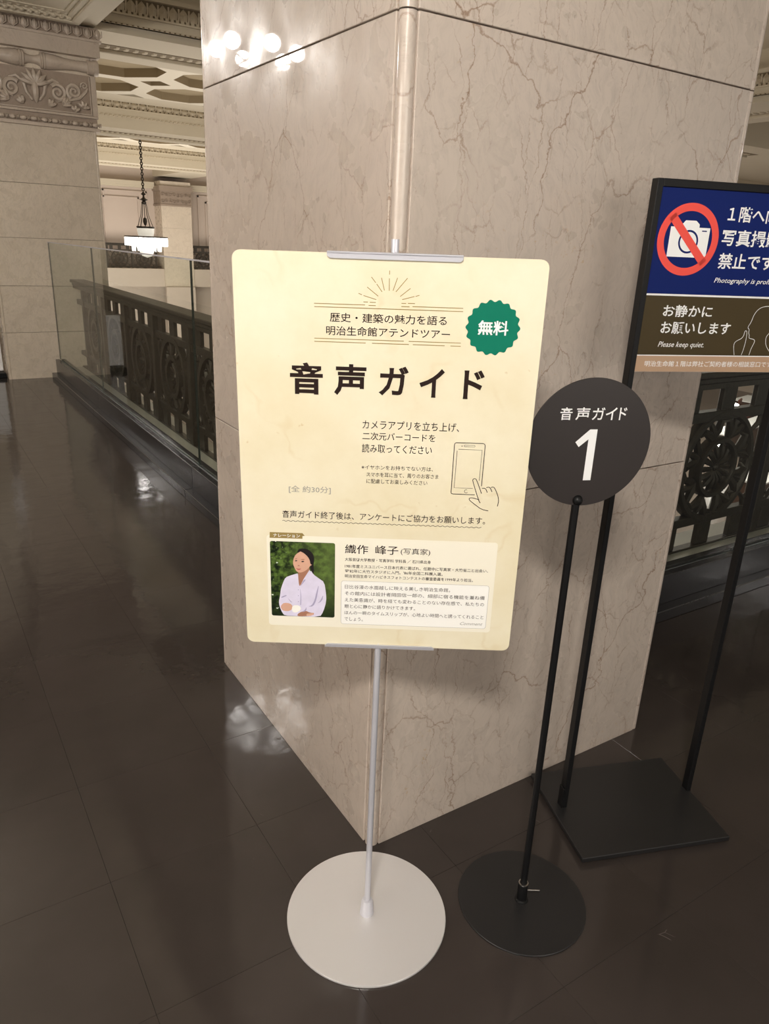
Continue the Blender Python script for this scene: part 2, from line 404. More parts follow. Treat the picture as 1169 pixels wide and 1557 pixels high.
for hid, _, x, y in cand:
    x1 = min(x+PIT, XK+.01) if y > YK-.05 else x+PIT
    y1 = min(y+PIT, YK+.01) if x > XK-.05 else y+PIT
    if not hid and cnt < 290 and x1 == x+PIT and y1 == y+PIT:
        link('floor_tile', tile, floor, (x, y, 0)); cnt += 1
    else:
        if x1-x > .01 and y1-y > .01: rest.box(x+GAP, x1-GAP, y+GAP, y1-GAP, -.012, 0)
rest.obj('outer_tiles', M_floor, floor, kind='stuff')

# ------------------------------------------------------------------ marble pillars
def pillar(x0, y0, w_, courses, zt, label, group, m=M_marble, faces=('x-', 'y-'), bead=True):
    """stone pillar: core, slabs course by course, corner beads"""
    root = thing('marble_pillar', label, 'pillar', (x0+w_/2, y0+w_/2, courses[0]), 0, group)
    c = Vector(root.location); h = w_/2; e = .030
    MB().box(-h+.012, h-.012, -h+.012, h-.012, 0, zt-courses[0]).obj('core', M_joint, root)
    for k in range(len(courses)):
        a = courses[k]-c.z; t = (courses[k+1] if k+1 < len(courses) else zt)-c.z-.003
        for f in faces:
            q = MB()
            lo, hi = (-h+e, h-e) if bead else (-h+.001, h-.001)
            if f == 'x-': q.box(-h, -h+.03, lo, hi, a, t, .0012)
            if f == 'x+': q.box(h-.03, h, lo, hi, a, t, .0012)
            if f == 'y-': q.box(lo, hi, -h, -h+.03, a, t, .0012)
            if f == 'y+': q.box(lo, hi, h-.03, h, a, t, .0012)
            q.obj('stone_slab', m, root)
        if bead:
            for sx, sy in ((-1, -1), (1, -1), (-1, 1)):
                if ('x-' if sx < 0 else 'x+') not in faces and ('y-' if sy < 0 else 'y+') not in faces: continue
                q = MB(); cx, cy = sx*(h-.0185), sy*(h-.0185)
                q.lathe([(.0170, a), (.0170, t)], 20, (cx, cy, 0))
                q.box(*sorted((sx*(h-.031), sx*(h-.010))), *sorted((sy*(h-.031), sy*(h-.010))), a, t)
                q.obj('corner_bead', m, root, smooth=True)
    return root
P1 = pillar(.838, 1.283, 1.065, [0, .938, 1.898, 2.44], 3.35, 'large veined beige marble pillar close behind the cream poster stand',
            None, faces=('x-', 'y-', 'x+', 'y+'))
P2 = pillar(.885, 8.63, 1.09, [0, .48, .945, 1.408, 1.92], 3.35, 'beige marble pillar with a carved scrollwork capital at the far end of the glass rail',
            None, m=M_marble2, faces=('x-', 'y-', 'x+'))

# ---- carved capital on P2 (parts of the pillar); front faces -y
def spiral(cx, cz, R, turns, a0, sgn, y, n=26):
    out = []
    for i in range(n):
        t = i/(n-1); a = a0+sgn*turns*2*PI*t; r = R*(1-.86*t); out.append((cx+r*math.cos(a), y, cz+r*math.sin(a)))
    return out
def leafs(mb, cx, cz, n, L, a0, a1, y, wd=.022):
    L *= 1.25; wd *= 1.45
    for k in range(n):
        a = a0+(a1-a0)*k/max(1, n-1); dx, dz = math.cos(a), math.sin(a)
        pts = [(cx+dx*L*t, y-.018*math.sin(t*PI), cz+dz*L*t) for t in (0, .35, .7, 1)]
        mb.tube(pts, [wd*.5, wd, wd*.85, .003], 6)
C2 = Vector(P2.location); h2 = .545; yf = -h2
xl, xr = -h2, h2
cap = MB().box(xl-.02, xr+.02, yf-.015, h2, 2.60, 2.93).box(xl-.03, xr+.03, yf-.03, h2, 2.44, 2.468) \
    .box(xl-.005, xr+.005, yf-.012, h2, 2.468, 2.60).box(xl-.07, xr+.07, yf-.085, h2, 3.085, 3.215).box(xl+.02, xr-.02, yf+.04, h2, 2.93, 3.085)
cap.box(xl-.09, xr+.09, yf-.10, h2, 3.215, 3.235).box(xl-.07, xr+.07, yf-.08, h2, 3.235, 3.335)
cap.obj('capital_block', M_carvel, P2)
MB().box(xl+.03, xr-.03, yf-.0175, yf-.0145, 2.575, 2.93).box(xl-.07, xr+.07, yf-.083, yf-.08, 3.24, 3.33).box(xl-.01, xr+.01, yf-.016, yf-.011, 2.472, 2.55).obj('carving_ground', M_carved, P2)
fr = MB()   # raised frame round the carved panel
for a in ((xl-.02, xr+.02, 2.553, 2.575), (xl-.02, xl+.03, 2.575, 2.93), (xr-.03, xr+.02, 2.575, 2.93)):
    fr.box(a[0], a[1], yf-.040, yf-.01, a[2], a[3], .004)
for a in ((xl+.035, xr-.035, 2.583, 2.592), (xl+.035, xl+.044, 2.592, 2.92), (xr-.044, xr-.035, 2.592, 2.92)):
    fr.box(a[0], a[1], yf-.028, yf-.01, a[2], a[3])
fr.obj('panel_frame', M_carvel, P2)
carv = MB(); Y = yf-.026
for s_ in (-1, 1):
    X = lambda v: s_*v
    carv.tube([(X(q[0]), q[1], q[2]) for q in spiral(.205, 2.745, .075, 1.8, 2.4, -1, Y)], [.021-.011*i/25 for i in range(26)], 6)
    carv.tube([(X(q[0]), q[1], q[2]) for q in spiral(.355, 2.775, .070, 1.8, 4.2, -1, Y)], [.020-.010*i/25 for i in range(26)], 6)
    carv.tube([(X(q[0]), q[1], q[2]) for q in spiral(.455, 2.835, .036, 1.4, 3.6, -1, Y, 16)], .008, 6)
    carv.tube([(X(a), Y, b_) for a, b_ in ((.03, 2.66), (.075, 2.72), (.10, 2.81), (.16, 2.85), (.22, 2.835))], [.012, .016, .02, .016, .008], 6)
    carv.tube([(X(a), Y, b_) for a, b_ in ((.20, 2.672), (.27, 2.70), (.33, 2.70), (.40, 2.72), (.47, 2.79), (.485, 2.82))], [.008, .014, .014, .016, .013, .006], 6)
    leafs(carv, X(.24), 2.64, 4, .075, PI*(.5-.1*s_), PI*(.5-.5*s_)+.15, Y, .013)
    leafs(carv, X(.43), 2.64, 4, .055, PI*(.5+.3*s_), PI*(.5-.45*s_), Y, .012)
    leafs(carv, X(.12), 2.62, 3, .06, PI*.5, PI*(.5-.35*s_), Y, .013)
    leafs(carv, X(.35), 2.60, 3, .05, PI*(.5+.2*s_), PI*(.5-.3*s_), Y, .012)
leafs(carv, 0, 2.79, 7, .115, .25, PI-.25, Y-.006, .017)
carv.tube([(0, Y, 2.83), (0, Y-.02, 2.75), (0, Y-.012, 2.68), (0, Y, 2.64)], [.022, .034, .027, .012], 8)
carv.obj('scroll_carving', M_carvel, P2, smooth=True)
pr_ = [(0, -.60), (.064, -.60), (.072, -.59), (.072, -.555), (.066, -.55), (.066, -.50), (.055, -.495), (.052, -.49), (.046, -.40), (.052, -.30), (.068, -.19), (.072, -.13), (.066, -.115),
       (.074, -.112), (.074, -.098), (.064, -.094), (.070, -.09), (.070, -.075), (.05, -.07), (.036, -.03), (.034, 0)]
pr_ = pr_+[(r, -x) for r, x in pr_[-2::-1]]
MB().lathe(pr_, 20, (0, yf-.005, 3.005), 'X').obj('torus_moulding', M_carvel, P2, smooth=True)
egg = MB().sphere((0, 0, 0), .036, 10, 6, (.85, .55, 1.15)).mesh('egg', M_carvel, True)
dart = MB().tube([(0, 0, .042), (0, -.012, 0), (0, 0, -.040)], [.006, .008, .002], 5).tube([(-.036, -.004, .03), (-.034, -.012, -.02), (0, -.01, -.044), (.034, -.012, -.02), (.036, -.004, .03)], .005, 5).mesh('dart', M_carvel, True)
for k in range(14):
    x = xl-.06+k*(1.21/13)
    link('egg', egg, P2, (x, yf-.088, 3.283)); link('dart', dart, P2, (x, yf-.096, 3.283))
    if k == 13:
        for j in range(6): link('egg', egg, P2, (xr+.078, yf-.04+j*.093, 3.283), (0, 0, PI/2))
beadm = MB().sphere((0, 0, 0), .021, 10, 6, (1.55, .9, 1)).mesh('bead', M_carvel, True)
reel = MB().lathe([(0, -.010), (.018, -.010), (.021, -.006), (.012, -.003), (.012, .003), (.021, .006), (.018, .010), (0, .010)], 10, (0, 0, 0), 'X').mesh('reel', M_carvel, True)
for k in range(12):
    x = xl-.01+.045+k*.0945
    link('bead', beadm, P2, (x, yf-.030, 2.497)); link('reel', reel, P2, (x+.047, yf-.030, 2.497))
# capital children were modelled around the pillar's base centre
# ------------------------------------------------------------------ glass rails on black plinths
def glass_rail(name_label, along, start, end, joints, base, loc):
    """along='y' or 'x'; base = outer plinth line coordinate on the other axis; everything in world axes relative to loc"""
    root = thing('glass_rail', name_label, 'glass railing', loc)
    def B(mb, a0, a1, s0, s1, z0, z1, ch=0):
        if along == 'y': mb.box(a0-loc[0], a1-loc[0], s0-loc[1], s1-loc[1], z0, z1, ch)
        else: mb.box(s0-loc[0], s1-loc[0], a0-loc[1], a1-loc[1], z0, z1, ch)
        return mb
    cuts = [start]+joints+[end]
    for i in range(len(cuts)-1):
        s0, s1 = cuts[i]+.002, cuts[i+1]-.002
        B(MB(), base, base+.075, s0, s1, 0, .052, .003).obj('plinth_step', M_blackstone, root)
        u_ = B(MB(), base+.050, base+.088, s0, s1, .052, .192, .002); u_.obj('plinth_upstand', M_blackstone, root)
        B(MB(), base+.112, base+.150, s0, s1, 0, .192, .002).obj('plinth_upstand', M_blackstone, root)
        B(MB(), base+.088, base+.112, s0, s1, .052, .176).obj('glazing_channel', M_alu, root)
        gp = B(MB(), base+.094, base+.106, s0+.003, s1-.003, .176, 1.37).obj('glass_pane', M_glass, root)
        B(MB(), base+.0936, base+.1064, s1-.0035, s1-.001, .19, 1.37).obj('pane_edge', M_cut, gp)
        B(MB(), base+.0925, base+.1075, s0, s1, 1.37, 1.378).obj('edge_trim', M_alu, gp)
    return root
glass_rail('frameless glass rail on a black plinth running back to the carved pillar', 'y', 2.345, 8.63, [4.21, 6.67], XK, (XK+.1, 5.4, 0))
glass_rail('frameless glass rail on a black plinth behind the no photography sign stand', 'x', 1.903, 9.4, [3.62, 5.9, 7.9], YK, (5.2, YK+.1, 0))

# ------------------------------------------------------------------ bronze balustrades
PW = .83
def ring_mesh(R, r_w, dep, n=36):
    q = MB(); vs = []; fs = []
    prof = [(R-r_w, -dep*.5), (R-r_w*.5, -dep), (R+r_w*.5, -dep), (R+r_w, -dep*.5), (R+r_w, dep), (R-r_w, dep)]
    for k in range(n):
        a = 2*PI*k/n
        for r_, d in prof: vs.append((r_*math.cos(a), d, r_*math.sin(a)))
    m_ = len(prof)
    for k in range(n):
        for i in range(m_): fs.append((k*m_+i, k*m_+(i+1) % m_, ((k+1) % n)*m_+(i+1) % m_, ((k+1) % n)*m_+i))
    return q.add(vs, fs)
me_ring = ring_mesh(.272, .021, .026).mesh('outer_ring', M_bronze, True)
me_ring2 = ring_mesh(.140, .017, .028).mesh('medallion_ring', M_bronze, True)
q = MB().sphere((0, 0, 0), .022, 10, 6)
for k in range(14):
    a = 2*PI*k/14; dx, dz = math.cos(a), math.sin(a)
    q.tube([(dx*.015, 0, dz*.015), (dx*.06, -.016, dz*.06), (dx*.10, -.008, dz*.10), (dx*.124, 0, dz*.124)], [.006, .013, .017, .006], 6)
me_ros = q.mesh('rosette', M_bronze, True)
q = MB()
for k in range(8):     # acanthus sprays between the rings
    a = 2*PI*k/8+PI/8; dx, dz = math.cos(a), math.sin(a); tx, tz = -dz, dx
    for s_ in (-1, 1):
        q.tube([(dx*.155, 0, dz*.155), (dx*.20+tx*.03*s_, -.012, dz*.20+tz*.03*s_), (dx*.235+tx*.062*s_, -.010, dz*.235+tz*.062*s_), (dx*.215+tx*.085*s_, 0, dz*.215+tz*.085*s_)], [.014, .022, .019, .008], 6)
    q.tube([(dx*.15, 0, dz*.15), (dx*.21, -.012, dz*.21), (dx*.262, 0, dz*.262)], [.012, .020, .010], 6)
me_spray = q.mesh('acanthus_spray', M_bronze, True)
q = MB()
for sx in (1,):
    for sz in (1,):
        q.tube([(sx*(.34+.045*math.cos(t)*(1-t/9)), 0, sz*(.215+.045*math.sin(t)*(1-t/9))) for t in [i*.5 for i in range(14)]], [.011]*14, 6)
        q.tube([(.375, 0, .10), (.388, 0, .16), (.383, 0, .22)], .008, 6)
        q.tube([(sx*.235, 0, sz*.15), (sx*.29, -.01, sz*.20), (sx*.31, 0, sz*.26)], [.008, .014, .006], 6)
        q.tube([(sx*.375, 0, sz*.10), (sx*.35, -.01, sz*.05), (sx*.30, 0, sz*.02)], [.006, .013, .008], 6)
me_corner = q.mesh('corner_scroll', M_bronze, True)
me_block = MB().box(-.052, .052, -.014, .014, 0, .125, .003).mesh('block', M_bronze)
def balustrade(label, along, s0, s1, off, centres, dz=0.0, curb=True, group=None, ledge=None):
    mid = (s0+s1)/2; loc = (off, mid, 0) if along == 'y' else (mid, off, 0)
    root = thing('bronze_balustrade', label, 'balustrade', loc, PI/2 if along == 'y' else 0, group)
    L = (s1-s0)/2
    sg = 1
    MB().box(-L, L, -.055, .055, .955+dz, .985+dz, .006).box(-L, L, -.075, .075, .985+dz, 1.015+dz, .006).box(-L, L, -.048, .048, .93+dz, .955+dz).obj('handrail', M_bronze, root)
    for z0, z1 in ((.765, .815), (.235, .28), (.10, .112)):
        MB().box(-L, L, -.024, .024, z0+dz, z1+dz, .003).obj('cross_bar', M_bronze, root)
    if curb: MB().box(-L, L, -.13, .16, 0, .10+dz, .004).obj('stone_curb', M_curb, root)
    if ledge: MB().box(-L, L, *ledge, 0, .06, .003).obj('stone_ledge', M_curb, root)
    post = MB().box(-.030, .030, -.038, .038, .112+dz, .93+dz, .003).mesh('post', M_bronze)
    for c_ in centres:
        s = c_-mid
        if -L < s+PW/2 < L: link('post', post, root, (s+PW/2, 0, 0))
        z = .52+dz
        link('outer_ring', me_ring, root, (s, 0, z+.005)); link('medallion_ring', me_ring2, root, (s, 0, z))
        link('rosette', me_ros, root, (s, 0, z)); link('acanthus_spray', me_spray, root, (s, 0, z)); [setattr(link('corner_scroll', me_corner, root, (s, 0, z)), 'scale', (a1, 1, a2)) for a1 in (-1, 1) for a2 in (-1, 1)]
        for d in (-.275, 0, .275):
            if -L < s+d < L:
                link('block', me_block, root, (s+d, 0, .812+dz)); link('block', me_block, root, (s+d, 0, .112+dz))
    return root
balustrade('dark bronze openwork balustrade behind the glass rail on the left', 'y', 2.345, 8.63, 1.65, [5.385+PW*k for k in range(-3, 4)], ledge=(.13, .19))
balustrade('dark bronze balustrade with round medallions behind the no photography sign', 'x', 1.903, 9.4, 2.1, [3.33+PW*k for k in range(-1, 7)], ledge=(-.20, -.13))
balustrade('distant bronze balustrade panel across the hall beneath the chandelier', 'x', 1.9, 8.15, 27.6, [2.6+PW*k for k in range(0, 7)], .14, False)
balustrade('distant bronze balustrade panel across the hall right of the far pilaster', 'x', 9.25, 15.5, 27.6, [9.7+PW*k for k in range(0, 6)], .14, False)

# ------------------------------------------------------------------ ceiling
ceiling = structure(MB().box(-3.2, .835, -3.5, 28, 3.42, 3.5).box(-3.2, 34, -3.5, 1.283, 3.42, 3.5)
                    .box(.8, 34, 1.283, 28, 3.932, 4.2).obj('ceiling', M_ceil))
def beam(x0, x1, y0, y1, z0=3.35, z1=3.932, nm='ceiling_beam'): return MB().box(x0, x1, y0, y1, z0, z1).obj(nm, M_ceil, ceiling)
beam(.875, 2.02, -3.5, 8.64); beam(.875, 2.02, 9.7, 28)
beam(2.02, 9.3, 1.283, 2.36)
beams_y = [(8.64, 9.71), (15.98, 17.06), (23.3, 24.4)]
for a, b_ in beams_y: beam(2.02 if a > 9 else .875, 34, a, b_)
beam(9.45, 10.55, 1.283, 8.64); beam(9.45, 10.55, 9.71, 15.98); beam(8.15, 9.3, 24.4, 28)
# sunk panel with a leaf border under the beam between the two marble pillars
sp = MB()
for a in ((.93, 1.84, 8.30, 8.38), (.93, 1.01, 2.6, 8.30), (1.76, 1.84, 2.6, 8.30)):
    sp.box(a[0], a[1], a[2], a[3], 3.300, 3.352, .006)
for a in ((1.01, 1.76, 8.24, 8.30), (1.01, 1.06, 2.6, 8.24), (1.71, 1.76, 2.6, 8.24)):
    sp.box(a[0], a[1], a[2], a[3], 3.322, 3.353)
for a in ((1.06, 1.71, 8.13, 8.24), (1.06, 1.10, 2.6, 8.13), (1.67, 1.71, 2.6, 8.13)):
    sp.box(a[0], a[1], a[2], a[3], 3.340, 3.353)
sp.obj('soffit_frame', M_ceil, ceiling)
lf = MB()
def leafrow(mb, p0, p1, n, h_, dep, nrm):
    """upright leaves on a face; nrm is the outward normal"""
    p0 = Vector(p0); p1 = Vector(p1); d = (p1-p0)/n; nn = Vector(nrm)*dep; wv_ = d*.46; up = Vector((0, 0, h_))
    for k in range(n):
        c = p0+d*(k+.5)
        mb.add([c-wv_*.75, c+wv_*.75, c+wv_+up*.55, c+up, c-wv_+up*.55, c+up*.45+nn, c+nn*.5],
               [(0, 6, 5), (6, 1, 5), (1, 2, 5), (2, 3, 5), (3, 4, 5), (4, 0, 5)])
        e = p0+d*(k+1); mb.add([e-wv_*.15, e+wv_*.15, e+up*.9+wv_*.2+nn*.5, e+up*.9-wv_*.2+nn*.5], [(0, 1, 2, 3)])
for k in range(12):     # border leaves hang from the soffit
    x = 1.0+k*.066
    lf.sphere((x, 8.262, 3.322), .030, 8, 5, (.9, 1.3, .55))
    lf.sphere((x+.033, 8.20, 3.340), .020, 6, 4, (1, 1.6, .5))
lf.obj('leaf_border', M_ceil, ceiling, kind='stuff')
def dentils(mb, p0, p1, n, h_, dep, nrm):
    p0 = Vector(p0); p1 = Vector(p1); d = (p1-p0)/n
    for k in range(n):
        a = p0+d*(k+.2); b_ = p0+d*(k+.8); nn = Vector(nrm)*dep
        lo = [min(a[i], b_[i], (a+nn)[i], (b_+nn)[i]) for i in range(3)]; hi = [max(a[i], b_[i], (a+nn)[i], (b_+nn)[i]) for i in range(3)]
        mb.box(lo[0], hi[0], lo[1], hi[1], a.z, a.z+h_)
leaf1 = MB(); leafrow(leaf1, (0, 0, 0), (.105, 0, 0), 1, .115, .03, (0, -1, 0)); leaf1 = leaf1.mesh('leaf', M_ceild)
for bi, (a, b_) in enumerate(beams_y):
    xs, xe = (2.02, 9.45) if bi == 0 else (2.02, 14)
    zz = (3.53, 3.505, 3.42) if bi == 0 else (3.70, 3.675, 3.55)
    dk = MB(); pl = MB(); st = .105 if bi == 0 else .16
    n = int((xe-xs)/st)
    # stepped face: fascia boards
    pl.box(xs, xe, a-.05, a, zz[2]+.012, zz[1]); pl.box(xs, xe, a-.10, a-.0, zz[0]+.13, zz[0]+.17); pl.box(xs, xe, a-.08, a, zz[1]-.004, zz[1]+.012)
    pl.obj('fascia', M_ceil, ceiling)
    dentils(dk, (xs, a, zz[1]+.010), (xe, a, zz[1]+.010), n*2, .028, .070, (0, -1, 0))
    dentils(dk, (xs, a, zz[2]), (xe, a, zz[2]), n*2, .016, .060, (0, -1, 0))
    dk.obj('dentil_row', M_ceild, ceiling, kind='stuff')
    if bi == 0:
        for k in range(24): link('leaf', leaf1, ceiling, (xs+k*.105, a-.055, zz[0]+.01))
        MB().box(xs, xe, a-.052, a, zz[0]+.005, zz[0]+.13).obj('fascia', M_gapshade, ceiling)
        MB().box(xs, xe, a-.055, a, zz[1]+.012, zz[1]+.036).box(xs, xe, a-.053, a, zz[2], zz[2]+.013).obj('fascia', M_gapshade, ceiling)
        lm = MB(); leafrow(lm, (xs+24*.105, a-.055, zz[0]+.01), (xe, a-.055, zz[0]+.01), 40, .115, .03, (0, -1, 0)); lm.obj('leaf_row', M_ceild, ceiling, kind='stuff')
    else:
        lm = MB(); leafrow(lm, (xs, a-.055, zz[0]+.01), (xe, a-.055, zz[0]+.01), n, .11, .03, (0, -1, 0)); MB().box(xs, xe, a-.052, a, zz[0]+.005, zz[0]+.12).box(xs, xe, a-.058, a, zz[0]-.024, zz[0]+.004).obj('fascia', M_gapshade, ceiling); lm.obj('leaf_row', M_ceild, ceiling, kind='stuff')
    # soffit ornament band near the far edge of each beam
    sb = MB()
    for k in range(int((14-2.3)/.10)):
        sb.sphere((2.3+k*.10, b_-.42, 3.35), .042, 6, 4, (.9, 1.9, .45))
    MB().box(2.2, 14, b_-.52, b_-.33, 3.345, 3.352).obj('fascia', M_gapshade, ceiling)
    sb.obj('soffit_ornament', M_ceild, ceiling, kind='stuff')
    MB().box(2.15, 14, b_-.30, b_+.03, 3.31, 3.352, .008).obj('soffit_edge', M_ceil, ceiling)
# right-hand beam running away: the same bands turned a quarter
x = 9.45
MB().box(x-.05, x, 2.36, 8.64, 3.432, 3.505).box(x-.10, x, 2.36, 8.64, 3.66, 3.70).box(x-.08, x, 2.36, 8.64, 3.50, 3.517).obj('fascia', M_ceil, ceiling)
MB().box(x-.052, x, 2.36, 8.6, 3.517, 3.66).box(x-.052, x, 2.36, 8.6, 3.42, 3.432).obj('fascia', M_gapshade, ceiling)
dk = MB(); dentils(dk, (x, 2.36, 3.515), (x, 8.6, 3.515), 100, .028, .07, (-1, 0, 0)); dentils(dk, (x, 2.36, 3.42), (x, 8.6, 3.42), 100, .016, .06, (-1, 0, 0)); dk.obj('dentil_row', M_ceild, ceiling, kind='stuff')
lm = MB(); leafrow(lm, (x-.055, 8.6, 3.54), (x-.055, 2.36, 3.54), 60, .115, .03, (-1, 0, 0)); lm.obj('leaf_row', M_ceild, ceiling, kind='stuff')
sb = MB()
for k in range(60): sb.sphere((10.13, 2.4+k*.10, 3.35), .042, 6, 4, (1.9, .9, .45))
sb.obj('soffit_ornament', M_ceild, ceiling, kind='stuff')
MB().box(10.25, 10.58, 2.36, 8.64, 3.31, 3.352, .008).obj('soffit_edge', M_ceil, ceiling)
# strapwork lattice of octagons and lozenges in the coffers
p_, a_, s_, o_ = .78, .65, .255, .53
inn = [(a_, -s_), (a_, s_), (s_, a_), (-s_, a_), (-a_, s_), (-a_, -s_), (-s_, -a_), (s_, -a_)]
out = [(p_, -o_), (p_, o_), (o_, p_), (-o_, p_), (-p_, o_), (-p_, -o_), (-o_, -p_), (o_, -p_)]
q = MB()
for i in range(8):
    j = (i+1) % 8
    A, B_, C_, D_ = inn[i], inn[j], out[j], out[i]
    q.add([(*A, 0), (*B_, 0), (*C_, 0), (*D_, 0)], [(0, 1, 2, 3)])
    q.add([(*A, 0), (*B_, 0), (*B_, .13), (*A, .13)], [(0, 1, 2, 3)])
    if i % 2: q.add([(*D_, 0), (*C_, 0), (*C_, .13), (*D_, .13)], [(0, 1, 2, 3)])
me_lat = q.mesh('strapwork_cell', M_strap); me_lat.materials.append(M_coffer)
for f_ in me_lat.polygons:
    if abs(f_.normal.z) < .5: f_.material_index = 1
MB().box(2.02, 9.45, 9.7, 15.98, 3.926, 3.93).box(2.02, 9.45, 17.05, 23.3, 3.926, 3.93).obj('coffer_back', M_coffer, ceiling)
for iy, cy in enumerate([11.30, 12.86, 14.42]):
    for ix in range(4): link('strapwork_cell', me_lat, ceiling, (3.33+1.56*ix, cy, 3.80))
for iy, cy in enumerate([18.4, 19.96, 21.52]):
    for ix in range(4): link('strapwork_cell', me_lat, ceiling, (3.33+1.56*ix, cy, 3.80))
MB().box(2.02, 9.45, 15.20, 15.98, 3.80, 3.93).box(2.02, 2.55, 9.7, 15.2, 3.80, 3.93).box(2.02, 9.45, 9.7, 10.52, 3.80, 3.93).obj('coffer_border', M_ceil, ceiling)
MB().box(2.02, 9.45, 22.3, 23.3, 3.80, 3.93).box(2.02, 2.55, 17, 22.3, 3.80, 3.93).obj('coffer_border', M_ceil, ceiling)

# ------------------------------------------------------------------ far walls and the lower hall
wb = structure(MB().box(-3.2, 34, 28.0, 28.3, -4.6, 4.2).box(-3.2, 34, 27.25, 28.0, -.25, .35).obj('wall_back', M_wallp))
structure(MB().box(34, 34.3, -3.5, 28.3, -4.6, 4.2).obj('wall_right', M_wallp))
structure(MB().box(-3.5, -3.2, -3.5, 28.3, -.3, 3.5).obj('wall_left', M_wallp))
lowf = structure(MB().box(1.8, 34, 2.3, 28, -4.7, -4.5).obj('floor_lower_hall', M_lowfloor))
structure(MB().box(1.86, 12, 2.28, 2.33, -4.6, -.25).box(1.81, 1.86, 2.3, 28, -4.6, -.25).obj('wall_under_gallery', M_wallp))
for a, b_ in ((2.6, 7.9), (9.7, 15.4)):     # moulded wall panels between the far pilasters
    q = MB()
    for inset, z0, z1 in ((0, .5, 2.85), (.28, .7, 2.65)):
        x0, x1 = a+inset, b_-inset
        for s0, s1 in ((x0, x0+(x1-x0)*.28), (x0+(x1-x0)*.28+.12, x0+(x1-x0)*.72-.12), (x0+(x1-x0)*.72, x1)):
            q.box(s0, s0+.05, 27.95, 28, z0, z1).box(s1-.05, s1, 27.95, 28, z0, z1).box(s0, s1, 27.95, 28, z1-.05, z1).box(s0, s1, 27.95, 28, z0, z0+.05)
    q.obj('panel_moulding', M_wallp, wb)
    MB().box(a-.6, b_+.2, 27.7, 28, 3.02, 3.16).box(a-.6, b_+.2, 27.8, 28, 2.96, 3.02).obj('cornice', M_ceil, wb)
for k in (.9, 4.5, 8.15, 11.8, 15.5, 19.1):
    MB().box(k, k+1.05, 27.1, 27.25, -4.5, -.25, .01).obj('lower_pilaster', M_wallp, wb)
FP = None
for k, (x, lab) in enumerate(((8.15, 'distant marble pilaster with a carved cap across the hall, right of the chandelier'),
                              (.9, None), (16.0, None))):
    if lab is None: continue
    FP = pillar(x, 27.2, 1.05, [-.25, .9, 1.7], 3.2, lab, None, m=M_marble2, faces=('x-', 'y-', 'x+'), bead=False)
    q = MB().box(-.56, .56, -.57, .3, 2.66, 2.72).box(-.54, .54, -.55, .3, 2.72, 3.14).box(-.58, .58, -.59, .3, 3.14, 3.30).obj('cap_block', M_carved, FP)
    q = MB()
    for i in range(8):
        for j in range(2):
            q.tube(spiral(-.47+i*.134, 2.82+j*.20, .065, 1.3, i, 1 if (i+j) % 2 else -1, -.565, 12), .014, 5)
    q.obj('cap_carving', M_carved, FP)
# things down in the lower hall, seen through the balustrades
def counter(x, y, L, lab):
    r_ = thing('service_counter', lab, 'counter', (x, y, -4.5), .2)
    MB().box(-L/2, L/2, -.3, .3, 0, .72, .01).obj('counter_body', M_wood, r_); MB().box(-L/2-.04, L/2+.04, -.36, .36, .72, .77, .006).obj('counter_top', M_paper, r_)
    return r_
counter(24.5, 14.2, 6.0, 'long white-topped service counter down in the hall, seen through the right balustrade')
counter(19.5, 10.4, 4.2, 'shorter white-topped counter in the hall nearer to the right balustrade')
def desk_lamp(x, y, lab, z=-3.73):
    r_ = thing('desk_lamp', lab, 'lamp', (x, y, z), 0, 'lit lamps on the hall counters')
    MB().lathe([(.12, 0), (.12, .02), (.02, .04), (.015, .35)], 14).obj('lamp_base', M_bronze, r_, smooth=True)
    MB().lathe([(.13, .3), (.16, .4), (.15, .62), (.08, .74), (0, .77)], 14).obj('lamp_shade', M_desklamp, r_, smooth=True)
desk_lamp(22.9, 14.1, 'glowing white lamp on the long counter, the farther of two beside the pillar edge')
desk_lamp(20.6, 12.9, 'glowing white lamp in the hall, the nearer of two beside the pillar edge', -4.5)
def chair(x, y, rz, lab):
    r_ = thing('office_chair', lab, 'chair', (x, y, -4.5), rz, 'chairs in the lower hall')
    MB().box(-.25, .25, -.25, .25, .42, .52, .03).obj('seat', M_leather, r_)
    MB().box(-.24, .24, .20, .28, .52, 1.05, .03).obj('backrest', M_leather, r_)
    for sx in (-.21, .21):
        for sy in (-.21, .21): MB().box(sx-.02, sx+.02, sy-.02, sy+.02, 0, .42).obj('leg', M_wood, r_)
chair(26.5, 15.9, .4, 'red-brown hall chair behind the long white-topped counter')
chair(22.2, 11.8, 2.0, 'red-brown hall chair between the two counters in the lower hall')
chair(16.8, 9.2, 1.0, 'red-brown hall chair nearest below the right balustrade')
def desk(x, y, rz, lab):
    r_ = thing('writing_desk', lab, 'desk', (x, y, -4.5), rz)
    MB().box(-.8, .8, -.4, .4, .70, .74, .006).obj('desk_top', M_paper, r_)
    for sx in (-.74, .70): MB().box(sx, sx+.04, -.36, .36, 0, .70).obj('desk_side', M_wood, r_)
desk(28.5, 17.0, .2, 'white-topped writing desk farthest back in the lower hall')
desk(15.2, 8.0, .5, 'white-topped writing desk in the lower hall close below the right balustrade')

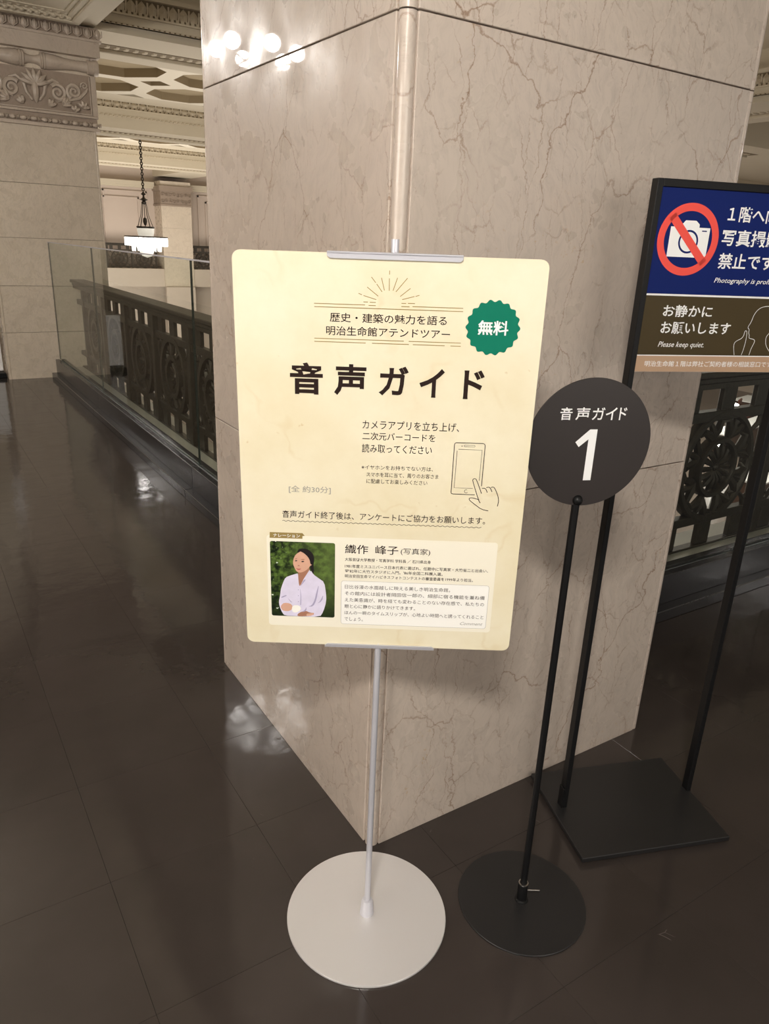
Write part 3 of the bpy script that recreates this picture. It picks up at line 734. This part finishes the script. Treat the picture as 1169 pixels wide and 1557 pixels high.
# ------------------------------------------------------------------ chandeliers
GL = [(-.43, 5.55), (-.42, 5.25), (-.68, 5.70), (-.65, 5.13), (-.94, 5.59), (-.90, 5.28)]
def gallery_lamp_or_fill(loc, lab, gm=None, sc=1.0):
    r_ = thing('globe_chandelier', lab, 'chandelier', loc, 0, 'globe chandeliers of the gallery')
    MB().tube([(0, 0, .72), (0, 0, 0)], .010, 8).obj('rod', M_bronze, r_)
    MB().lathe([(.07, .72), (.07, .70), (.02, .67)], 14).obj('ceiling_rose', M_bronze, r_)
    q = MB().sphere((0, 0, 0), .045, 10, 6)
    pts = [((x+.67)*sc, (y-5.42)*sc) for x, y in GL]
    for x, y in pts: q.tube([(0, 0, 0), (x*.5, y*.5, -.09), (x, y, -.05)], .008, 6)
    q.obj('arms', M_bronze, r_)
    me = MB().sphere((0, 0, 0), .05, 12, 8).mesh('globe', gm or M_globe, True)
    for x, y in pts: link('globe', me, r_, (x, y, 0))
    return r_
gallery_lamp_or_fill((-.67, 5.42, 2.70), 'six-globe chandelier over the left gallery, mirrored in the near pillar')
gallery_lamp_or_fill((-.67, 12.75, 2.70), 'six-globe chandelier over the far end of the left gallery')
gallery_lamp_or_fill((-.62, -.55, 2.75), 'six-globe chandelier behind and left of the viewer', M_globe2, .5)
gallery_lamp_or_fill((9.5, -1.6, 2.70), 'six-globe chandelier over the right gallery behind the viewer')

def hall_chandelier(loc, lab, top):
    r_ = thing('crystal_chandelier', lab, 'chandelier', loc, 0, 'crystal chandeliers of the hall')
    q = MB(); z = 1.02; k = 0
    while z < top:     # chain links
        a = PI/2*(k % 2); q.tube([(math.cos(a)*.026*math.sin(t), math.sin(a)*.026*math.sin(t), z+.035+.035*math.cos(t)) for t in [i*PI/4 for i in range(9)]], .012, 5, False)
        z += .055; k += 1
    q.obj('chain', M_bronze, r_)
    MB().lathe([(0, .72), (.05, .74), (.06, .78), (.03, .80), (.10, .83), (.03, .87), (.02, .92), (.06, .95), (.015, 1.0), (0, 1.02)], 12).obj('crown', M_bronze, r_, smooth=True)
    q = MB()
    for k in range(10):
        a = 2*PI*k/10; q.tube([(.05*math.cos(a), .05*math.sin(a), .76), (.09*math.cos(a), .09*math.sin(a), .5), (.18*math.cos(a), .18*math.sin(a), .24)], .006, 5)
    q.obj('stay_rods', M_bronze, r_)
    MB().lathe([(0, .26), (.03, .28), (.05, .35), (.04, .42), (0, .45)], 10).obj('urn_finial', M_bronze, r_, smooth=True)
    MB().lathe([(.20, .20), (.21, .24), (.16, .245)], 20).obj('upper_collar', M_bronze, r_)
    MB().lathe([(.17, .03), (.19, .10), (.20, .20), (.14, .20)], 20).obj('upper_drum', M_lampdim, r_, smooth=True)
    MB().lathe([(.50, .0), (.50, .022), (.18, .03)], 32).obj('plate_ring', M_bronze, r_)
    for k in range(24):
        a = 2*PI*k/24; link('glass_rod', ROD, r_, (.45*math.cos(a), .45*math.sin(a), -.10))
    for k in range(16):
        a = 2*PI*k/16; link('crystal_drop', DROP, r_, (.33*math.cos(a), .33*math.sin(a), -.22))
    MB().lathe([(.24, -.02), (.24, -.20), (.20, -.30), (.17, -.31), (.12, -.42), (0, -.46)], 20).obj('inner_bowl', M_lampdim, r_, smooth=True)
    return r_
ROD = MB().tube([(0, 0, .09), (0, 0, -.09)], .045, 8).mesh('glass_rod', M_hall, True)
DROP = MB().tube([(0, 0, .10), (0, 0, -.10)], [.025, .012], 6).mesh('crystal_drop', M_lampdim, True)
hc = hall_chandelier((5.29, 19.0, 1.41), 'glowing crystal chandelier hanging over the hall beyond the glass rail', 2.48)
dup(hc, (14.5, 19.0, 1.41), 'added crystal chandelier hidden behind the near pillar')  # out-of-sight chandelier copies added to light the hall
dup(hc, (6.1, 9.9, 1.41), 'added crystal chandelier close behind the near pillar')

# white panel standing behind the far pillar, at the left edge
r_ = thing('standing_panel', 'white standing panel on a black foot just left of the carved pillar', 'panel', (.775, 8.86, 0), 0)
MB().box(-.09, .09, -.012, .012, .06, .62, .004).obj('board', M_paper, r_)
MB().box(-.10, .10, -.12, .12, 0, .05, .006).obj('foot', M_black, r_)

# ------------------------------------------------------------------ cream poster on the silver stand
S = thing('poster_stand', 'cream audio guide poster in a silver clip stand with a round base', 'sign stand', (.7275, 1.112, 0))
MB().lathe([(0, 0), (.1865, 0), (.1875, .0015), (.1875, .0055), (.1868, .0065), (0, .0065)], 96).obj('base_plate', M_silver, S)
MB().lathe([(.0165, .0065), (.0162, .011), (.0135, .040), (.0115, .047), (.0075, .049)], 24).obj('collar', M_alu, S, smooth=True)
MB().tube([(0, 0, .03), (.0, .002, 1.508)], .0068, 20).obj('pole', M_alu, S, smooth=True)
bc = (.7155, 1.1014, 1.1068); BX = Vector((.8359, -.5488, .0094)).normalized(); BU = Vector((-.0219, -.0163, .9996)).normalized(); BX = (BX-BU*BX.dot(BU)).normalized()
BN = BX.cross(BU)
Bd = plate('poster_panel', rrect(-265.6, 265.6, -377, 377, 14), .006, M_cream, None)
Bd.parent = S; Mx = Matrix((BX, BU, BN)).transposed().to_4x4(); Mx.translation = Vector(bc)-Vector(S.location); Bd.matrix_local = Mx
def clip(z0, z1, x0, x1, up):
    q = MB(); e = .004
    pts = [(x0, z1), (x1, z1), (x1-.000, z0+e), (x1-.005, z0), (x0+.005, z0), (x0, z0+e)] if up else [(x0, z0), (x1, z0), (x1, z1-e), (x1-.005, z1), (x0+.005, z1), (x0, z1-e)]
    q.prism(pts, lambda u, v, d: (u, v, d), .0008, .0035)
    y0, y1 = (z1-.0016, z1+.002) if up else (z0-.002, z0+.0010)
    q.box(x0, x1, y0, y1, -.014, .0035).box(x0, x1, min(z0, y0), max(z1, y1), -.014, -.0065)
    o = q.obj('clip_rail', M_alu, S); o.matrix_local = Mx; return o
clip(.3685, .3775, -.1062, .1213, True); clip(-.3785, -.3730, -.1080, .1135, False)
T = lambda s, x0, x1, y0, y1, m=M_dark, bold=0.0, sh=0.0, z=.0006: text(s, x0, x1, y0, y1, m, Bd, z, bold, sh)
# ornament lines and sun rays
q = MB()
for p in [((-128, 294.3), (-41, 294.3)), ((40, 294.3), (126.4, 294.3)), ((-127.7, 288.9), (126.7, 288.9)), ((-43.8, 299.3), (-36, 299.3)), ((-34.9, 293.8), (-22.6, 293.8)),
          ((32, 299.3), (44, 299.3)), ((21, 293.8), (35, 293.8)), ((21, 299), (29, 299)), ((-33, 299), (-22.6, 299)),
          ((-127.7, 235.8), (27.7, 235.8)), ((36.1, 235.8), (126.4, 235.8)), ((-127.7, 230.4), (-38.4, 230.4)), ((-27.4, 230.4), (36.5, 230.4)), ((43.4, 230.4), (98.7, 230.4)), ((108.7, 230.4), (126.6, 230.4)),
          ((-.9, 351.5), (-.9, 345)), ((-.9, 339), (-.5, 319)), ((-31.2, 340.3), (-23.6, 331.2)), ((-22.1, 329.4), (-12.5, 316.7)), ((-14.2, 339.4), (-8.7, 319.2)),
          ((-38, 323.8), (-19, 309.5)), ((-52.4, 313.1), (-46.5, 310.9)), ((-44, 309.8), (-21.9, 303.7)), ((12.8, 340.3), (5.9, 319.2)), ((29.7, 340.4), (10.8, 317.5)),
          ((35.3, 323.9), (18.4, 310.2)), ((50.9, 313.2), (44.3, 311.1)), ((42.7, 311), (22, 305.2))]:
    ribbon(q, p, 1.2, .0005)
flat('ornament_lines', q, M_gold, Bd)
T('歴史・建築の魅力を語る', -100.9, 100, 264.5, 280.2, bold=.006)
T('明治生命館アテンドツアー', -107.2, 106.8, 241.8, 257.8, bold=.006)
q = MB(); poly(q, [((45.2+2.0*math.cos(18*t))*math.cos(t)+179.6, (45.2+2.0*math.cos(18*t))*math.sin(t)+263.4) for t in [2*PI*i/180 for i in range(180)]], .0005)
flat('badge', q, M_green, Bd)
T('無料', 153.9, 206.5, 251, 275.6, M_white, .02, z=.0009)
for ch, a, b_, c, d in (('音', -171, -112.8, 136.8, 193.3), ('声', -92.8, -36, 137.5, 193), ('ガ', -13.6, 38.5, 139.5, 192), ('イ', 58, 102, 138.5, 190), ('ド', 136.2, 172.5, 138, 190)):
    T(ch, a, b_, c, d, bold=.026)
T('[全 約30分]', -176.3, -97.8, -51.5, -36.5, M_grey, .003)
T('カメラアプリを立ち上げ、', -41, 134, 77, 93.8, bold=.003)
T('二次元バーコードを', -40.6, 92, 56.5, 71.3, bold=.003)
T('読み取ってください', -41, 87, 32.6, 49, bold=.003)
T('※イヤホンをお持ちでない方は、', -41, 91, .2, 8.9)
T('スマホを耳に当て、周りのお客さま', -31.7, 101.8, -14, -5.0)
T('に配慮してお楽しみください', -31.4, 81.9, -27, -18)
T('音声ガイド終了後は、アンケートにご協力をお願いします。', -189.6, 195.5, -101.8, -86.8, bold=.004)
q = MB(); ribbon(q, [(-189.7+379*i/380, -108.3+.9*math.sin(i*2*PI/9.2)) for i in range(381)], .9, .0005)
# phone outline and pointing hand (the codes on poster and phone screen are left blank)
W_ = 1.25
ribbon(q, [(171.6, -42.3), (130.5, -42.1), (127.6, -41), (127.1, -38.5), (127.4, 53), (128.4, 56), (131, 57.2), (179, 57.4), (182.3, 56.2), (183.4, 53), (182.8, -24.7)], W_, .0006)
ribbon(q, [(133.1, 42.1), (132.2, -29.8), (166.8, -29.7)], .8, .0006); ribbon(q, [(135.3, 45), (178.5, 44.8), (177.8, -14.3)], .8, .0006)
ribbon(q, rrect(145.3, 165.1, 50, 53.3, 1.6), .6, .0006, True); ribbon(q, [(141.3+.6*math.cos(t), 51.2+.6*math.sin(t)) for t in [i*PI/3 for i in range(6)]], .8, .0006, True)
ribbon(q, [(154.9+3.2*math.cos(t), -36+3.2*math.sin(t)) for t in [1.0+i*PI/6 for i in range(10)]], .8, .0006)
ribbon(q, [(182.9, -58.3), (179.3, -52.4), (165.6, -14.8), (165.8, -12), (169, -10), (172.6, -11.8), (184, -39.4)], W_, .0007, smooth=1)
ribbon(q, [(184.2, -28.9), (189.4, -28.6), (192, -31), (194.5, -37)], W_, .0007, smooth=1); ribbon(q, [(192, -27.6), (195, -26.2), (199, -26.6), (203.2, -35.3)], W_, .0007, smooth=1)
ribbon(q, [(200.5, -27), (203.5, -25.4), (207.3, -26.6), (214.4, -41), (217.3, -51.6), (216.6, -58), (215.6, -64)], W_, .0007, smooth=2)
ribbon(q, [(180.5, -52), (172, -49.3), (166.5, -48.4), (162.4, -49), (161.5, -51.7), (164, -54.6), (173, -61.4), (186.5, -71.1), (199.4, -73.4)], W_, .0007, smooth=1)
flat('line_drawing', q, M_dark, Bd)
q = MB(); poly(q, rrect(-220.8, 223.8, -335.8, -138.4, 6), .0004); flat('profile_card', q, M_card, Bd)
q = MB(); ribbon(q, rrect(-76.1, 214.5, -327.4, -231, 5), .5, .0007, True); flat('comment_frame', q, M_grey, Bd)
q = MB(); poly(q, rrect(-76.1, 214.5, -327.4, -231, 5), .0006); flat('comment_box', q, M_box, Bd)
q = MB(); poly(q, [(-214.3, -132.6), (-151.6, -132.6), (-147.2, -138.0), (-151.7, -138.6), (-151.7, -144.4), (-215, -144.6)], .0007); flat('narration_tag', q, M_gold, Bd)
T('ナレーション', -207.8, -156.4, -142.2, -135.2, M_white, .01, z=.001)
T('織作', -69.6, -25, -172, -152.8, bold=.006, z=.0008); T('峰子', -11, 33.3, -171.4, -152.8, bold=.006, z=.0008)
T('(写真家)', 38, 95, -171.5, -156.5, z=.0008)
T('大阪芸術大学教授・写真学科 学科長 ／ 石川県出身', -69.6, 97.2, -188.2, -181.0, bold=.006, z=.0008)
T('1981年度ミスユニバース日本代表に選ばれ、任期中に写真家・大竹省二と出会い、', -69.5, 209.5, -202.6, -195.2, bold=.006, z=.0008)
T("翌'82年に大竹スタジオに入門。'86年全国二科展入選。", -69.3, 121.5, -213.2, -205.8, bold=.006, z=.0008)
T('明治安田生命マイハピネスフォトコンテストの審査委員を1999年より担当。', -69.2, 181.5, -224, -216.6, bold=.006, z=.0008)
for i, (s, x1) in enumerate((('日比谷濠の水面越しに映える美しき明治生命館。', 138.5), ('その館内には設計者岡田信一郎の、細部に宿る機能を兼ね備', 207.5), ('えた美意識が、時を経ても変わることのない存在感で、私たちの', 207.5),
                             ('眼と心に静かに語りかけてきます。', 71.5), ('ほんの一瞬のタイムスリップが、心地よい時間へと誘ってくれること', 208.5), ('でしょう。', -32))):
    y = -247.9-14.45*i; T(s, -68.8, x1, y, y+8.6, bold=-.002, z=.0010)
T('Comment', 163, 208, -320.4, -313.4, M_grey, sh=.4, z=.0010)
# portrait photo print
pp = link('portrait_photo', MB().prism([(x/1000, y/1000) for x, y in rrect(-214.7, -88.8, -314.3, -151.2, 4)], lambda u, v, d: (u, v, d), .0005, .0007).mesh('portrait_photo', M_foliage), Bd)
def K(pts): return [(-214.1+.1303*(x-105)-.00066*(y-220), -151.6-.1462*(y-220)+.0012*(x-105)) for x, y in pts]
def KP(pts, z, m, sm=2):
    pts = [Vector(p) for p in pts]
    for _ in range(sm):
        o = []
        for i in range(len(pts)): a, b2 = pts[i], pts[(i+1) % len(pts)]; o += [a*.75+b2*.25, a*.25+b2*.75]
        pts = o
    POR.setdefault(m.name, (m, MB()))[1].add([(x/1000, y/1000, z) for x, y in K([tuple(p) for p in pts])], [tuple(range(len(pts)))])
POR = {}
KP([(495, 380), (520, 325), (600, 310), (680, 330), (745, 390), (762, 470), (745, 545), (755, 640), (745, 700), (705, 610), (690, 560), (640, 420), (560, 365)], .00085, M_hair)
KP([(475, 690), (400, 715), (325, 745), (285, 830), (250, 930), (235, 1050), (218, 1110), (228, 1190), (270, 1290), (310, 1328), (480, 1332), (845, 1338), (900, 1250), (945, 1090), (938, 960), (910, 800), (840, 755), (745, 690), (705, 625), (640, 700), (545, 760), (515, 680)], .0009, M_shirt, 1)
KP([(520, 650), (515, 720), (530, 860), (545, 870), (600, 770), (690, 640), (680, 560)], .00095, M_skind, 1)
KP([(530, 370), (475, 410), (445, 480), (440, 545), (460, 590), (485, 645), (530, 672), (600, 655), (665, 610), (700, 560), (735, 545), (735, 490), (700, 430), (640, 375), (580, 345)], .0010, M_skin, 2)
KP([(500, 375), (530, 335), (620, 322), (700, 355), (748, 420), (755, 500), (730, 550), (700, 540), (690, 470), (640, 405), (570, 360), (525, 355)], .0011, M_hair, 2)
KP([(470, 490), (500, 482), (508, 498), (475, 505)], .0012, M_hair, 1); KP([(560, 500), (595, 490), (615, 505), (575, 515)], .0012, M_hair, 1)
KP([(465, 468), (500, 456), (505, 464), (470, 476)], .0012, M_skind, 1); KP([(555, 472), (600, 462), (625, 475), (560, 480)], .0012, M_skind, 1)
KP([(508, 560), (530, 555), (545, 568), (520, 574)], .0012, M_skind, 1); KP([(485, 598), (515, 612), (570, 605), (530, 632), (500, 622)], .0012, M_lips, 1)
KP([(690, 620), (720, 720), (745, 770), (640, 755), (545, 870), (600, 760)], .00105, M_shirt, 0); KP([(510, 680), (520, 770), (535, 900), (470, 760), (475, 700)], .00105, M_shirt, 0)
KP([(255, 1165), (300, 1128), (395, 1138), (432, 1180), (412, 1240), (345, 1262), (272, 1250), (245, 1205)], .0010, M_skin, 1)
KP([(490, 1330), (520, 1280), (620, 1240), (700, 1275), (762, 1272), (745, 1312), (600, 1333)], .0010, M_skind, 1)
KP([(640, 1290), (700, 1282), (762, 1270), (735, 1315), (640, 1330)], .00102, M_skin, 1)
KP([(425, 1165), (540, 1162), (562, 1235), (470, 1285), (412, 1255)], .00105, M_box, 1)
for pts in ([(540, 880), (552, 1000), (545, 1150), (550, 1165), (560, 1150), (562, 1000)], [(830, 830), (790, 960), (765, 1080), (720, 1160), (660, 1180), (745, 1175), (790, 1080), (815, 950)], [(350, 1040), (390, 1110), (430, 1130), (380, 1080)],
            [(640, 1180), (620, 1230), (560, 1270), (640, 1250)], [(900, 980), (850, 1090), (800, 1130), (880, 1090)], [(255, 1040), (330, 1010), (345, 1020), (260, 1060)], [(600, 770), (640, 765), (560, 860), (550, 870)]):
    KP(pts, .00108, M_fold, 1)
for k in range(3): KP([(512, 920+k*90), (524, 920+k*90), (524, 932+k*90), (512, 932+k*90)], .0011, M_fold, 0)
big = bpy.data.meshes.new('woman_in_white_shirt'); vs = []; fs = []; mi = []
for i, (m_, mb_) in enumerate(POR.values()):
    big.materials.append(m_); k = len(vs); vs += mb_.v; fs += [tuple(a+k for a in f) for f in mb_.f]; mi += [i]*len(mb_.f)
big.from_pydata(vs, [], fs); big.polygons.foreach_set('material_index', mi); big.update()
link('woman_print', big, Bd)

# ------------------------------------------------------------------ round black sign stand
R_ = thing('round_sign_stand', 'black round number 1 sign on a thin pole with a round base', 'sign stand', (1.0755, .9545, 0))
MB().lathe([(0, 0), (.1535, 0), (.1545, .001), (.1545, .0035), (.1537, .0045), (0, .0045)], 80).obj('base_plate', M_blackplate, R_)
MB().lathe([(.0165, .0045), (.0155, .007), (.0120, .009), (.0118, .054), (.0112, .056)], 24).obj('collar', M_black, R_, smooth=True)
MB().lathe([(.0120, .0550), (.0120, .0575), (.0090, .0580), (.0085, .0560)], 24).obj('collar_rim', M_chrome, R_)
kd = (rr.x*.99, rr.y*.99)
MB().tube([(kd[0]*.011, kd[1]*.011, .034), (kd[0]*.042, kd[1]*.042, .034)], .0016, 8).obj('locking_pin', M_chrome, R_)
MB().tube([(0, 0, .02), (.004, .003, 1.045)], .0078, 20).obj('pole', M_black, R_, smooth=True)
MB().sphere((.003, -.001, 1.040), .0105, 12, 8).obj('weld_cap', M_black, R_, smooth=True)
a = -22.03*PI/180; DX = Vector((math.cos(a), math.sin(a), 0)); DN0 = Vector((math.sin(a), -math.cos(a), 0)); ti = -.0057
DU = Vector((0, 0, 1))*math.cos(ti)-DN0*math.sin(ti); DN = DX.cross(DU)
D = MB().lathe([(0, -.003), (.1263, -.003), (.1268, -.0025), (.1268, -.0005), (.1263, 0), (0, 0)], 96).obj('round_panel', M_disc, R_)
Md = Matrix((DX, DU, DN)).transposed().to_4x4(); Md.translation = Vector((1.0857, .9497, 1.1551))-Vector(R_.location); D.matrix_local = Md
for ch, x0, x1 in (('音', -67.3, -43), ('声', -35.8, -7.7), ('ガ', -2.6, 23), ('イ', 25, 47.5), ('ド', 53.0, 68)):
    text(ch, x0, x1, 46.3, 70.6, M_white, D, .0006, .01)
q = MB(); poly(q, [(-3.2, -74), (12.8, -74), (12.8, 28), (-2.4, 28), (-29.3, 3), (-21.3, -6.6), (-3.2, 8.6)], .0006); flat('numeral_one', q, M_white, D)

# ------------------------------------------------------------------ black framed notice stand
l0 = Vector((1.388, 1.1159, 0)); fd = Vector((.94132, -.33751, 0)); fn = Vector((-.33751, -.94132, 0)); UZ = Vector((0, 0, 1))
A_ = thing('notice_stand', 'tall black framed stand with the blue no photography notice', 'sign stand', (1.57, 1.05, 0))
Mf = Matrix((fd, UZ, fn)).transposed().to_4x4(); Mf.translation = l0-Vector(A_.location)
# base plate
ax = Vector((.9411, -.3382, 0)); ay = Vector((.3382, .9411, 0)); o0 = Vector((1.2899, .958, 0))
o0 = Vector((1.2899, .958, 0))
Mb = Matrix((ax, ay, UZ)).transposed().to_4x4(); Mb.translation = o0-Vector(A_.location)
bp = MB().box(0, .438, 0, .335, .006, .020, .0012).obj('base_plate', M_blackplate, A_); bp.matrix_local = Mb
bp2 = MB().box(.012, .41, .02, .315, 0, .006).obj('base_pad', M_black, A_); bp2.matrix_local = Mb
FW, FD = .014, .025; UL, UR = -.0105, .4005
def fpart(name, x0, x1, z0, z1, d0=-FD, d1=0, ch=.0012, m=M_black):
    o = MB().box(x0, x1, z0, z1, d0, d1, ch).obj(name, m, A_); o.matrix_local = Mf; return o
fpart('leg', UL, UL+FW, .020, 1.653); fpart('leg', UR-FW, UR, .020, 1.653); fpart('top_bar', UL+FW, UR-FW, 1.637, 1.653)
fpart('leg_socket', UL-.004, UL, .020, .085); 
Np = MB().box(UL+FW, UR-FW, 1.2505, 1.637, -.008, -.004).obj('notice_panel', M_white, A_); Np.matrix_local = Mf
x0, x1 = (UL+FW)*1000, (UR-FW)*1000
Z0 = -.0036
def fpoly(name, pts, z, m): qq = MB(); poly(qq, pts, Z0+z); return flat(name, qq, m, Np)
fpoly('blue_field', [(x0, 1421.8), (x1, 1421.8), (x1, 1637), (x0, 1637)], 0, M_blue)
fpoly('brown_field', [(x0, 1288.7), (x1, 1288.7), (x1, 1417.7), (x0, 1417.7)], 0, M_brown)
fpoly('tan_field', [(x0, 1250.8), (x1, 1250.8), (x1, 1286.4), (x0, 1286.4)], 0, M_tan)
NT = lambda s, a, b_, c, d, bold=.012, sh=0.0: text(s, a, b_, c, d, M_white, Np, Z0+.0006, bold, sh)
fpoly('camera_icon', [(38.2, 1499.5), (134, 1499.5), (134, 1560.5), (106.8, 1560.5), (106.4, 1567), (97, 1574), (71.5, 1574), (65.6, 1567), (65.6, 1560.5), (38.2, 1560.5)], .0002, M_white)
q = MB(); ribbon(q, [(85.2+22*math.cos(t), 1531.2+22*math.sin(t)) for t in [2*PI*i/40 for i in range(40)]], 4.2, Z0+.0004, True)
ribbon(q, [(114.7, 1554), (126.5, 1554)], 2.4, Z0+.0004); flat('camera_lens', q, M_blue, Np)
q = MB(); CX, CY, RO = 84.0, 1535.2, 74.0
ribbon(q, [(CX+(RO-8)*math.cos(t), CY+(RO-8)*math.sin(t)) for t in [2*PI*i/72 for i in range(72)]], 16, Z0+.0006, True)
ribbon(q, [(CX-47, CY+47), (CX+47, CY-47)], 18, Z0+.0006); flat('red_ban_ring', q, M_red, Np)
NT('１階へ向けて', 171.5, 362, 1576, 1607.5, .016)
NT('写真撮影は', 166.5, 352, 1526.2, 1560.5, .016)
NT('禁止です', 168, 310, 1478.6, 1511.5, .016)
NT('Photography is prohibited.', 166.4, 352, 1445.8, 1459.5, .004, .28)
NT('お静かに', 52, 176.8, 1373, 1399, .014)
NT('お願いします', 53, 231.6, 1335.8, 1362, .014)
NT('Please keep quiet.', 53, 170.5, 1303, 1318.4, .004, .28)
NT('明治生命館１階は弊社ご契約者様の相談窓口です', 27.2, 362, 1262.4, 1275.3, .004)
q = MB()
ribbon(q, [(362, 1371), (360, 1384), (350, 1395), (340, 1400), (327.2, 1401.5), (311.6, 1400.9), (297, 1396.3), (286.6, 1382.9), (283.2, 1364.7), (276.2, 1353), (282.4, 1348.7), (281.8, 1341.4), (285.7, 1334.8), (285.2, 1328.7), (300.4, 1326.6), (303.6, 1321.6), (297.4, 1306.3), (295, 1290)], 1.1, Z0+.0004, smooth=2)
ribbon(q, [(255.4, 1290), (248.9, 1310.8), (250.5, 1320.9), (270.1, 1329.5), (271.2, 1344.6), (273.9, 1346.3), (277.9, 1343), (279.1, 1321.2), (276.9, 1300.9), (274.4, 1290)], 1.1, Z0+.0004, smooth=2)
ribbon(q, [(362, 1346), (341.4, 1345.7), (332.8, 1335.5), (330.9, 1328.7), (335.2, 1311.8), (354.8, 1293.2)], 1.1, Z0+.0004, smooth=2)
flat('hush_drawing', q, M_white, Np)
